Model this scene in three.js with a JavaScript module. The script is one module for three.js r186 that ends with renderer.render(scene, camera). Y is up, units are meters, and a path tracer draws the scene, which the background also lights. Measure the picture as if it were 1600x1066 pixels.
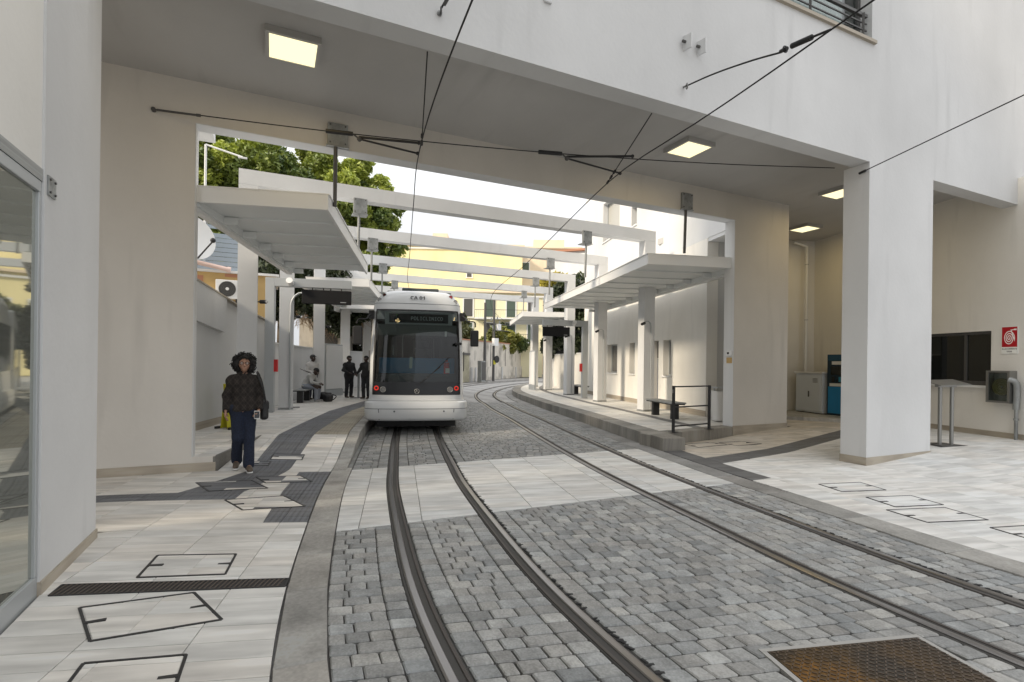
import * as THREE from 'three';
import { RoundedBoxGeometry } from 'three/addons/geometries/RoundedBoxGeometry.js';
import { mergeGeometries } from 'three/addons/utils/BufferGeometryUtils.js';

// ---------------------------------------------------------------- camera, sky, sun, exposure
const scene = new THREE.Scene();
const RAD = Math.PI / 180;
const camera = new THREE.PerspectiveCamera(67.34, 1600 / 1066, 0.05, 700);
camera.position.set(0, 1.72, 0);
camera.rotation.set(0, -25 * RAD, 0.0123, 'YXZ');
camera.setViewOffset(1600, 1066, 0, -35, 1600, 1066);
camera.updateProjectionMatrix();

function rng(seed) { let a = seed >>> 0; return () => { a = (a + 0x6d2b79f5) | 0; let t = Math.imul(a ^ (a >>> 15), 1 | a); t = (t + Math.imul(t ^ (t >>> 7), 61 | t)) ^ t; return ((t ^ (t >>> 14)) >>> 0) / 4294967296; }; }
const hash2 = (x, y, s) => { let h = Math.imul(x, 374761393) ^ Math.imul(y, 668265263) ^ Math.imul(s, 2246822519); h = Math.imul(h ^ (h >>> 13), 1274126177); return ((h ^ (h >>> 16)) >>> 0) / 4294967296; };
function vnoise(x, y, px, py, s) {
  const xi = Math.floor(x), yi = Math.floor(y), fx = x - xi, fy = y - yi, u = fx * fx * (3 - 2 * fx), v = fy * fy * (3 - 2 * fy);
  const m = (a, p) => ((a % p) + p) % p;
  const a = hash2(m(xi, px), m(yi, py), s), b = hash2(m(xi + 1, px), m(yi, py), s), c = hash2(m(xi, px), m(yi + 1, py), s), d = hash2(m(xi + 1, px), m(yi + 1, py), s);
  return a + (b - a) * u + (c - a) * v + (a - b - c + d) * u * v;
}
function fbm(u, v, px, py, oct, s) { let t = 0, a = 0.5, n = 0; for (let i = 0; i < oct; i++) { t += a * vnoise(u * px, v * py, px, py, s + i); n += a; a *= 0.5; px *= 2; py *= 2; } return t / n; }

{ // bright veiled daylight sky
  const W = 512, Hh = 256, data = new Float32Array(W * Hh * 4);
  for (let j = 0; j < Hh; j++) for (let i = 0; i < W; i++) {
    const el = (j / (Hh - 1) - 0.5) * Math.PI, up = Math.max(0, Math.sin(el));
    const c = fbm(i / W, j / Hh, 8, 6, 5, 71), k = Math.min(1, Math.max(0, (c - 0.42) * 4));
    const base = 0.645 + 1.12 * Math.pow(up, 1.15) + 0.13 * (k - 0.5);
    const g = el < 0 ? 0.35 : base;
    const o = (j * W + i) * 4;
    data[o] = g * (0.972 + 0.03 * k); data[o + 1] = g * (0.992 + 0.008 * k); data[o + 2] = g * (1.022 - 0.012 * k); data[o + 3] = 1;
  }
  const t = new THREE.DataTexture(data, W, Hh, THREE.RGBAFormat, THREE.FloatType);
  t.mapping = THREE.EquirectangularReflectionMapping; t.magFilter = THREE.LinearFilter; t.wrapS = THREE.RepeatWrapping; t.needsUpdate = true;
  scene.background = t; scene.environment = t;
}
const sun = new THREE.DirectionalLight(0xffefd6, 3.0);
sun.position.set(-52, 34, 1); sun.target.position.set(5, 0, -8);
sun.castShadow = true; sun.shadow.radius = 14; sun.shadow.mapSize.set(2048, 2048);
Object.assign(sun.shadow.camera, { left: -60, right: 60, top: 60, bottom: -60, near: 1, far: 220 });
scene.add(sun, sun.target);
const renderer = new THREE.WebGLRenderer({ antialias: true });
renderer.toneMapping = THREE.LinearToneMapping;
renderer.toneMappingExposure = 1.28;
renderer.shadowMap.enabled = true; renderer.shadowMap.type = THREE.PCFSoftShadowMap;

// ---------------------------------------------------------------- helpers
const taken = new Map();
function numbered(n) { const k = taken.get(n) ?? 0; taken.set(n, k + 1); return k ? n + '_' + String(k).padStart(3, '0') : n; }
function tag(o, label, category, group, kind) { if (label) o.userData.label = label; if (category) o.userData.category = category; if (group) o.userData.group = group; if (kind) o.userData.kind = kind; return o; }
function thing(name, label, category, pos = [0, 0, 0], turn = 0, group) { const o = new THREE.Group(); o.name = numbered(name); scene.add(o); o.position.set(...pos); o.rotation.y = turn; return tag(o, label, category, group); }
function structure(name, label) { const o = new THREE.Group(); o.name = numbered(name); scene.add(o); o.userData.kind = 'structure'; if (label) o.userData.label = label; return o; }
function part(name, geo, mat, parent) { const list = Array.isArray(geo) ? geo : [geo]; const g = list.length > 1 ? mergeGeometries(list.map(flat)) : list[0]; const m = new THREE.Mesh(g, mat); m.name = parent === scene ? numbered(name) : name; m.castShadow = m.receiveShadow = true; parent.add(m); return m; }
function parts(name, list, mat, parent) { return list.map((g) => part(name, g, mat, parent)); } // alike pieces, each a part of its own
function flat(g) { const n = g.index ? g.toNonIndexed() : g; for (const k of Object.keys(n.attributes)) if (!['position', 'normal', 'uv'].includes(k)) n.deleteAttribute(k); if (!n.attributes.uv) n.setAttribute('uv', new THREE.BufferAttribute(new Float32Array(n.attributes.position.count * 2), 2)); return n; }
function wuv(g, s = 1) { // box-projected uv in metres
  const n = flat(g), p = n.attributes.position, q = n.attributes.normal, uv = new Float32Array(p.count * 2);
  for (let i = 0; i < p.count; i++) { const ax = Math.abs(q.getX(i)), ay = Math.abs(q.getY(i)), az = Math.abs(q.getZ(i)); let a, b; if (ay >= ax && ay >= az) { a = p.getX(i); b = p.getZ(i); } else if (ax >= az) { a = p.getZ(i); b = p.getY(i); } else { a = p.getX(i); b = p.getY(i); } uv[2 * i] = a * s; uv[2 * i + 1] = b * s; }
  n.setAttribute('uv', new THREE.BufferAttribute(uv, 2)); return n;
}
function box(w, h, d, x = 0, y = 0, z = 0, ry = 0, r = 0) { const g = r ? new RoundedBoxGeometry(w, h, d, 1, Math.min(r, w / 2.1, h / 2.1, d / 2.1)) : new THREE.BoxGeometry(w, h, d); if (ry) g.rotateY(ry); g.translate(x, y, z); return g; }
const span = (x0, x1, y0, y1, z0, z1, r = 0) => box(x1 - x0, y1 - y0, z1 - z0, (x0 + x1) / 2, (y0 + y1) / 2, (z0 + z1) / 2, 0, r);
function rod(a, b, r, n = 8, r2 = r) { const A = new THREE.Vector3(...a), B = new THREE.Vector3(...b), d = B.clone().sub(A), g = new THREE.CylinderGeometry(r2, r, d.length(), n); g.applyQuaternion(new THREE.Quaternion().setFromUnitVectors(new THREE.Vector3(0, 1, 0), d.normalize())); g.translate((A.x + B.x) / 2, (A.y + B.y) / 2, (A.z + B.z) / 2); return g; }
function tube(pts, r, seg = 24, n = 6) { return new THREE.TubeGeometry(new THREE.CatmullRomCurve3(pts.map((p) => new THREE.Vector3(...p))), seg, r, n); }
function bar(a, b, w, h) { const A = new THREE.Vector3(...a), B = new THREE.Vector3(...b), L = A.distanceTo(B), g = new THREE.BoxGeometry(w, h, L), o = new THREE.Object3D(); o.position.copy(A).add(B).multiplyScalar(0.5); o.lookAt(B); o.updateMatrix(); g.applyMatrix4(o.matrix); return g; }
function extrude(pts, depth, holes = [], bevel = 0) { const s = new THREE.Shape(pts.map((p) => new THREE.Vector2(...p))); for (const h of holes) s.holes.push(new THREE.Path(h.map((p) => new THREE.Vector2(...p)))); return new THREE.ExtrudeGeometry(s, { depth, bevelEnabled: bevel > 0, bevelSize: bevel, bevelThickness: bevel, bevelSegments: 1 }); }
const lin = (a, x) => { if (x <= a[0][0]) return a[0][1]; for (let i = 1; i < a.length; i++) if (x <= a[i][0]) { const t = (x - a[i - 1][0]) / (a[i][0] - a[i - 1][0]); return a[i - 1][1] + t * (a[i][1] - a[i - 1][1]); } return a[a.length - 1][1]; };
const clamp = (x, a, b) => Math.min(b, Math.max(a, x));

// ---------------------------------------------------------------- materials
function dataTex(n, f, srgb, rep) {
  const d = new Uint8Array(n * n * 4);
  for (let j = 0; j < n; j++) for (let i = 0; i < n; i++) { const c = f(i / n, j / n), o = (j * n + i) * 4; d[o] = clamp(c[0], 0, 1) * 255; d[o + 1] = clamp(c[1], 0, 1) * 255; d[o + 2] = clamp(c[2], 0, 1) * 255; d[o + 3] = 255; }
  const t = new THREE.DataTexture(d, n, n); t.wrapS = t.wrapT = THREE.RepeatWrapping; t.magFilter = THREE.LinearFilter; t.minFilter = THREE.LinearMipmapLinearFilter; t.generateMipmaps = true; if (srgb) t.colorSpace = THREE.SRGBColorSpace; if (rep) t.repeat.set(rep, rep); t.needsUpdate = true; return t;
}
const grey = (v) => [v, v, v];
const TX = {
  plaster: dataTex(512, (u, v) => { const a = fbm(u, v, 3, 3, 5, 11), b = fbm(u, v, 5, 2, 4, 15); const d = clamp((fbm(u, v, 18, 2, 4, 19) - 0.6) * 4, 0, 1) * clamp((a - 0.45) * 4, 0, 1); return grey(0.95 + 0.09 * (a - 0.5) + 0.07 * (b - 0.5) - 0.06 * d); }, true, 0.22),
  plasterB: dataTex(512, (u, v) => grey(fbm(u, v, 48, 48, 3, 21)), false, 0.45),
  tile: dataTex(512, (u, v) => { const a = fbm(u, v, 3, 22, 5, 31), b = fbm(u, v, 6, 7, 4, 37), c = fbm(u, v, 2, 3, 3, 39); const k = 0.93 + 0.27 * (a - 0.5) + 0.14 * (b - 0.5) + 0.05 * (c - 0.5); return [k, k * 0.995, k * 0.985]; }, true, 0.55),
  ribs: dataTex(128, (u, v) => grey(clamp(0.5 + 1.6 * Math.sin(u * Math.PI * 2 * 4), 0, 1)), false, 4.2),
  tileB: dataTex(256, (u, v) => grey(fbm(u, v, 6, 48, 3, 41)), false, 0.8),
  cobble: dataTex(512, (u, v) => { const a = fbm(u, v, 8, 8, 4, 51), b = fbm(u, v, 90, 90, 2, 53); const k = 0.9 + 0.28 * (a - 0.5) + 0.2 * (b - 0.5); return [k, k, k * 0.99]; }, true, 1.1),
  cobbleB: dataTex(512, (u, v) => grey(0.7 * fbm(u, v, 14, 14, 4, 55) + 0.3 * fbm(u, v, 70, 70, 2, 57)), false, 1.3),
  concrete: dataTex(512, (u, v) => { const a = fbm(u, v, 4, 4, 5, 61), b = fbm(u, v, 70, 70, 2, 63); const k = 0.9 + 0.38 * (a - 0.5) + 0.14 * (b - 0.5); return [k, k * 0.99, k * 0.975]; }, true, 0.8),
  rustGlow: dataTex(512, (u, v) => { const a = clamp((fbm(u, v, 4, 4, 5, 81) - 0.36) * 3.2, 0, 1), b = fbm(u, v, 40, 40, 3, 83); const k = 0.8 + 0.6 * (b - 0.5); const w = clamp(1.2 - u * 1.15, 0.1, 1) * a; return [(0.30 + 0.26 * w) * k, (0.27 + 0.13 * w) * k, (0.235 - 0.06 * w) * k]; }, true, 0.9),  // rusty steel, with reflected sun glow painted in as orange towards the left
  stained: dataTex(512, (u, v) => { const a = fbm(u, v, 9, 3, 5, 91), b = fbm(u, v, 6, 6, 5, 93), k = 0.98 - clamp((a - 0.58) * 0.5, 0, 0.08) - 0.34 * clamp((b - 0.5) * 2, 0, 1); return [k, k * 0.98, k * 0.95]; }, true, 0.2),
  knit: dataTex(256, (u, v) => { const p = (Math.abs(((u * 4 + v * 4) % 1) - 0.5) < 0.09 || Math.abs(((((u * 4 - v * 4) % 1) + 1) % 1) - 0.5) < 0.09) ? 1 : 0, q = (Math.floor(u * 4 + v * 4) + Math.floor(u * 4 - v * 4 + 8)) % 2; const n = fbm(u, v, 60, 60, 2, 97); const k = 0.20 + 0.05 * q + 0.07 * p + 0.08 * (n - 0.5); return [k * 1.08, k, k * 0.95]; }, true, 1),
  denim: dataTex(256, (u, v) => { const n = fbm(u, v, 50, 50, 3, 99), k = 0.8 + 0.4 * (n - 0.5); return [k, k, k]; }, true, 2),
};
const rgb = (r, g, b) => new THREE.Color().setRGB(r, g, b);
const mat = (c, rough = 0.6, o = {}) => new THREE.MeshStandardMaterial({ color: Array.isArray(c) ? rgb(...c) : c, roughness: rough, ...o });
const phys = (c, rough, o = {}) => new THREE.MeshPhysicalMaterial({ color: rgb(...c), roughness: rough, ...o });
const plaster = (c) => mat(c, 0.9, { map: TX.plaster, bumpMap: TX.plasterB, bumpScale: 0.0016 });
const M = {
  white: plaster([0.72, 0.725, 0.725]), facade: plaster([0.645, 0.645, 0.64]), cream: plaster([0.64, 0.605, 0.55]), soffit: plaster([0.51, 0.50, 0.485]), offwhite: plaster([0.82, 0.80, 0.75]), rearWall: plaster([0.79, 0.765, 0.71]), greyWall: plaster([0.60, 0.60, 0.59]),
  skirting: mat([0.40, 0.355, 0.29], 0.6, { map: TX.tile }),
  tile: mat(0xffffff, 0.55, { map: TX.tile, bumpMap: TX.tileB, bumpScale: 0.0012, vertexColors: true }),
  cobble: mat(0xffffff, 0.72, { map: TX.cobble, bumpMap: TX.cobbleB, bumpScale: 0.003, vertexColors: true }),
  tactile: mat(0xffffff, 0.6, { map: TX.tile, bumpMap: TX.ribs, bumpScale: 0.006, vertexColors: true }),
  kerb: mat(0xffffff, 0.75, { map: TX.concrete, bumpMap: TX.cobbleB, bumpScale: 0.002, vertexColors: true }),
  grout: mat([0.06, 0.057, 0.053], 0.95), groutLight: mat([0.09, 0.085, 0.08], 0.95), bed: mat([0.13, 0.128, 0.12], 0.95, { map: TX.concrete }),
  street: mat([0.36, 0.36, 0.36], 0.8, { map: TX.concrete }),
  railHead: mat([0.26, 0.25, 0.245], 0.3, { metalness: 0.85 }), railRust: mat([0.062, 0.053, 0.048], 0.7), railDark: mat([0.075, 0.07, 0.066], 0.5), filler: mat([0.075, 0.073, 0.07], 0.9, { map: TX.concrete }), rubber: mat([0.05, 0.05, 0.05], 0.9, { bumpMap: TX.cobbleB, bumpScale: 0.01 }),
  steel: mat([0.30, 0.30, 0.29], 0.36, { metalness: 0.85 }), galv: mat([0.36, 0.38, 0.39], 0.5, { metalness: 0.45, map: TX.concrete }), darkSteel: mat([0.09, 0.088, 0.085], 0.5, { metalness: 0.3 }), grate: mat([0.07, 0.055, 0.045], 0.7),
  cabinet: mat([0.66, 0.70, 0.74], 0.5), screenBlack: mat([0.004, 0.004, 0.005], 0.9), black: mat([0.013, 0.013, 0.014], 0.55), blackWire: mat([0.012, 0.012, 0.012], 0.7), iron: mat([0.02, 0.02, 0.021], 0.5),
  alu: mat([0.42, 0.44, 0.45], 0.42, { metalness: 0.35 }), canopy: mat([0.72, 0.74, 0.735], 0.5), canopyEdge: mat([0.76, 0.76, 0.75], 0.5), whiteMetal: mat([0.74, 0.74, 0.73], 0.45),
  glassDark: phys([0.012, 0.014, 0.014], 0.06, { ior: 1.6, clearcoat: 0.4, clearcoatRoughness: 0.03 }), glassDoor: phys([0.46, 0.47, 0.42], 0.03, { metalness: 0.8 }),
  pane: phys([0.75, 0.79, 0.78], 0.03, { transmission: 1, thickness: 0, ior: 1.5 }),
  tramWhite: phys([0.62, 0.635, 0.645], 0.32, { clearcoat: 0.6, clearcoatRoughness: 0.2 }), tramGrey: mat([0.12, 0.13, 0.14], 0.5), tramGlass: phys([0.42, 0.47, 0.46], 0.02, { transmission: 1, thickness: 0, ior: 1.52 }), tramBlack: phys([0.008, 0.010, 0.014], 0.3),
  blueSeat: mat([0.03, 0.26, 0.52], 0.6), red: mat([0.55, 0.02, 0.02], 0.45), yellow: mat([0.50, 0.46, 0.02], 0.5), blue: mat([0.02, 0.25, 0.55], 0.4),
  lampGlow: new THREE.MeshStandardMaterial({ color: 0x222018, emissive: rgb(1.0, 0.90, 0.52), emissiveIntensity: 1.15 }), lampFrame: mat([0.42, 0.41, 0.39], 0.6),
  redGlow: new THREE.MeshStandardMaterial({ color: 0x400000, emissive: rgb(0.8, 0.05, 0.03), emissiveIntensity: 0.6 }),
  skin: phys([0.34, 0.19, 0.13], 0.55), darkSkin: phys([0.05, 0.028, 0.02], 0.5), hair: mat([0.008, 0.007, 0.007], 0.75), shoe: mat([0.05, 0.035, 0.025], 0.6), paper: mat([0.75, 0.75, 0.74], 0.7),
  ochre: plaster([0.55, 0.38, 0.16]), yellowPl: plaster([0.90, 0.80, 0.45]), yellowPale: plaster([0.90, 0.84, 0.58]), peach: plaster([0.84, 0.70, 0.52]), shutter: mat([0.07, 0.10, 0.08], 0.7), slatBlue: mat([0.30, 0.36, 0.43], 0.6), terra: mat([0.42, 0.20, 0.12], 0.85), pipePink: mat([0.68, 0.52, 0.48], 0.5),
  bark: mat([0.14, 0.11, 0.085], 0.9, { bumpMap: TX.cobbleB, bumpScale: 0.02 }), twig: mat(0xffffff, 0.95, { vertexColors: true }), stainWall: mat([0.66, 0.65, 0.62], 0.92, { map: TX.stained }), concretePl: mat([0.42, 0.42, 0.41], 0.85, { map: TX.concrete }),
};
const leafMat = new THREE.MeshPhysicalMaterial({ vertexColors: true, color: 0xffffff, roughness: 0.55, transmission: 0.32, thickness: 0, side: THREE.DoubleSide });

// ---------------------------------------------------------------- the tracks: centre lines and the paving frame
const CR = (pts, n) => { const c = new THREE.CatmullRomCurve3(pts.map((p) => new THREE.Vector3(p[0], 0, p[1])), false, 'centripetal'); return c.getSpacedPoints(n).map((p) => [p.x, p.z]); };
const T2 = CR([[4.46, 3], [4.48, 0], [4.50, -1.5], [4.60, -2.8], [4.79, -4], [5.22, -6.5], [5.65, -8.4], [6.30, -11], [7.13, -14.2], [7.90, -17.5], [8.53, -19.75], [9.22, -22.3], [10.05, -24.8], [11.05, -27.2], [12.5, -30], [14.4, -33], [16.6, -36], [20.2, -40], [24.4, -43.8], [30, -48.2]], 260);
const T1 = (() => {
  const off = offset(T2, -3.3).filter((p) => p[1] < -15);
  const pts = [[1.39, 3], [1.40, 0], [1.41, -2.6], [1.48, -3.7], [1.72, -5.4], [2.01, -7.1], [2.27, -8.3], [2.86, -10.9], [3.38, -13]].concat(off.filter((_, i) => i % 12 === 6));
  return CR(pts, 260);
})();
function offset(T, d) { return T.map((p, i) => { const a = T[Math.max(0, i - 1)], b = T[Math.min(T.length - 1, i + 1)]; let tx = b[0] - a[0], tz = b[1] - a[1]; const L = Math.hypot(tx, tz); tx /= L; tz /= L; return [p[0] - tz * d, p[1] + tx * d]; }); } // d > 0: to the right when looking along the track
const AX = 12.5 * RAD, D = [Math.sin(AX), -Math.cos(AX)], Ex = [Math.cos(AX), Math.sin(AX)];
const toRL = (x, z) => [x * D[0] + z * D[1], x * Ex[0] + z * Ex[1]];
const toXZ = (r, l) => [r * D[0] + l * Ex[0], r * D[1] + l * Ex[1]];
const lateral = (pts) => { const a = pts.map((p) => toRL(...p)).sort((p, q) => p[0] - q[0]); return (r) => lin(a, r); };
const offL = (T, d) => lateral(offset(T, d));
const xAt = (T, z) => { for (let i = 1; i < T.length; i++) if (T[i][1] <= z) { const t = (z - T[i - 1][1]) / (T[i][1] - T[i - 1][1]); return T[i - 1][0] + t * (T[i][0] - T[i - 1][0]); } return T[T.length - 1][0]; };
const headAt = (T, z) => { const a = xAt(T, z - 0.3), b = xAt(T, z + 0.3); return Math.atan2(a - b, 0.6); };

const PLAT = 0.25;
const ramp = (z) => clamp((-8.95 - z) / 2.3, 0, 1) * PLAT;
function HL(x, z) { const e = xAt(T1, z) - 1.4; return clamp(0.04 * (e - x), 0, 0.09) * (1 - 0.65 * clamp((-6.2 - z) / 2, 0, 1)) * (1 - clamp((-8.8 - z) / 2, 0, 1)) + ramp(z); }
function HR(x, z) { return clamp(0.06 * (x - 9.4), 0, 0.2); }
const H0 = () => 0, HP = () => PLAT;

// ---------------------------------------------------------------- paving pieces
function clipHalf(poly, nx, nz, c) { // keep nx*x+nz*z <= c
  const out = []; for (let i = 0; i < poly.length; i++) { const p = poly[i], q = poly[(i + 1) % poly.length], a = nx * p[0] + nz * p[1] - c, b = nx * q[0] + nz * q[1] - c; if (a <= 0) out.push(p); if (a * b < 0) { const t = a / (a - b); out.push([p[0] + t * (q[0] - p[0]), p[1] + t * (q[1] - p[1])]); } } return out;
}
function area(p) { let s = 0; for (let i = 0; i < p.length; i++) { const q = p[(i + 1) % p.length]; s += p[i][0] * q[1] - q[0] * p[i][1]; } return s / 2; }
function shrink(poly, j) { // pull every edge in by j
  let out = poly; const s = area(poly) > 0 ? 1 : -1;
  for (let i = 0; i < poly.length; i++) { const p = poly[i], q = poly[(i + 1) % poly.length]; let ex = q[0] - p[0], ez = q[1] - p[1]; const L = Math.hypot(ex, ez); if (L < 1e-4) continue; ex /= L; ez /= L; const nx = ez * s, nz = -ex * s; out = clipHalf(out, nx, nz, nx * p[0] + nz * p[1] - j); if (out.length < 3) return []; }
  return out;
}
function chamfer(poly, c) { const out = []; for (let i = 0; i < poly.length; i++) { const p = poly[i], a = poly[(i + poly.length - 1) % poly.length], b = poly[(i + 1) % poly.length]; for (const q of [a, b]) { const L = Math.hypot(q[0] - p[0], q[1] - p[1]), t = Math.min(0.4, c / Math.max(L, 1e-6)); out.push([p[0] + t * (q[0] - p[0]), p[1] + t * (q[1] - p[1])]); } } return out; }
function slab(poly, h, o) { // one paving piece: bevelled, with its own tone; o: {bevel, depth, lift, tiltX, tiltZ, tone:[r,g,b], uv:[a,b], along}
  let P = poly; if (area(P) > 0) P = P.slice().reverse();
  const n = P.length; let cx = 0, cz = 0; for (const p of P) { cx += p[0] / n; cz += p[1] / n; }
  const bev = o.bevel, lift = o.lift ?? 0, tx = o.tiltX ?? 0, tz = o.tiltZ ?? 0;
  const y = (x, z) => h(x, z) + lift + tx * (x - cx) + tz * (z - cz);
  const I = bev ? P.map((p) => { const L = Math.hypot(cx - p[0], cz - p[1]), t = Math.min(0.5, (bev * 1.25) / Math.max(L, 1e-6)); return [p[0] + t * (cx - p[0]), p[1] + t * (cz - p[1])]; }) : P;
  const pos = [], uv = [], nor = [];
  const U = (p, dy) => { const [r, l] = toRL(p[0], p[1]); return o.along ? [r + o.uv[0], l + dy + o.uv[1]] : [l + o.uv[0], r + dy + o.uv[1]]; };
  const v = (p, yy, dy = 0) => { pos.push(p[0], yy, p[1]); uv.push(...U(p, dy)); };
  const drop = bev * 0.8;
  for (let i = 1; i < n - 1; i++) for (const p of [I[0], I[i], I[i + 1]]) v(p, y(...p));
  const ring = (A, ya, B, yb, db) => { for (let i = 0; i < n; i++) { const j = (i + 1) % n; v(A[i], ya(A[i])); v(B[i], yb(B[i]), db); v(B[j], yb(B[j]), db); v(A[i], ya(A[i])); v(B[j], yb(B[j]), db); v(A[j], ya(A[j])); } };
  if (bev) ring(I, (p) => y(...p), P, (p) => y(...p) - drop, 0.01);
  ring(P, (p) => y(...p) - drop, P, (p) => y(...p) - o.depth, 0.03);
  const g = new THREE.BufferGeometry(); g.setAttribute('position', new THREE.Float32BufferAttribute(pos, 3)); g.setAttribute('uv', new THREE.Float32BufferAttribute(uv, 2));
  g.computeVertexNormals();
  const col = new Float32Array(pos.length); for (let i = 0; i < pos.length; i += 3) { col[i] = o.tone[0]; col[i + 1] = o.tone[1]; col[i + 2] = o.tone[2]; }
  g.setAttribute('color', new THREE.BufferAttribute(col, 3));
  g.userData = { c: [cx, cz], w: Math.abs(area(poly)) / Math.pow(cx * cx + cz * cz + 2, 1.5) }; // apparent size from where one stands
  const vis = () => { const X = cx * Math.cos(25 * RAD) + cz * Math.sin(25 * RAD), Z = cx * Math.sin(25 * RAD) - cz * Math.cos(25 * RAD); return Z > 0.5 && Math.abs(X / Z) < 1.02 && 1.72 / Z < 0.64; };
  if (!vis()) g.userData.w *= 1e-4;
  return g;
}
function lay(geos, name, m, parent, max = 300) { // the pieces that show largest one by one, the rest joined
  const s = geos.slice().sort((a, b) => b.userData.w - a.userData.w);
  for (const g of s.slice(0, max)) part(name, g, m, parent);
  const rest = s.slice(max); if (rest.length) { const g = mergeGeometries(rest); const o = part(name + '_field', g, m, parent); o.userData.kind = 'stuff'; }
}
const tone = (R, c, v, tint = 0.02) => { const k = 1 + v * (R() - 0.5) * 2, a = tint * (R() - 0.5) * 2; return [c[0] * k * (1 + a), c[1] * k, c[2] * k * (1 - a)]; };
function sheetRL(rs, fl, fr, h, y, n = 4, clip) { // a ground sheet between two lateral curves
  const pos = [], uv = [];
  for (let i = 0; i < rs.length - 1; i++) for (let k = 0; k < n; k++) {
    const q = (r, t) => { const a = fl(r), b = fr(r), p = toXZ(r, a + (b - a) * t); return p; };
    let P = [q(rs[i], k / n), q(rs[i], (k + 1) / n), q(rs[i + 1], (k + 1) / n), q(rs[i + 1], k / n)];
    if (clip) for (const c of clip) P = clipHalf(P, ...c);
    if (P.length < 3 || Math.abs(area(P)) < 1e-5) continue; if (area(P) > 0) P.reverse();
    for (let m = 1; m < P.length - 1; m++) for (const p of [P[0], P[m], P[m + 1]]) { pos.push(p[0], h(...p) + y, p[1]); uv.push(p[0], p[1]); }
  }
  const g = new THREE.BufferGeometry(); g.setAttribute('position', new THREE.Float32BufferAttribute(pos, 3)); g.setAttribute('uv', new THREE.Float32BufferAttribute(uv, 2)); g.computeVertexNormals(); return g;
}
const range = (a, b, s) => { const o = []; for (let x = a; x < b - 1e-6; x += s) o.push(x); o.push(b); return o; };

// ---------------------------------------------------------------- ground
{
  const g = new THREE.PlaneGeometry(700, 700, 1, 1); g.rotateX(-Math.PI / 2); g.translate(0, -0.06, -100);
  const o = part('ground', wuv(g), M.street, scene); o.userData.kind = 'structure';
}
// street surface round the bend, beyond the laid setts
{
  const s = structure('street_paving', 'pale worn street surface round the bend of the tracks');
  part('paved_sheet', sheetRL(range(22, 58, 1), (r) => lateral(offset(T1, -9))(r), offL(T2, 14), H0, -0.03, 6), M.street, s);
}

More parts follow.
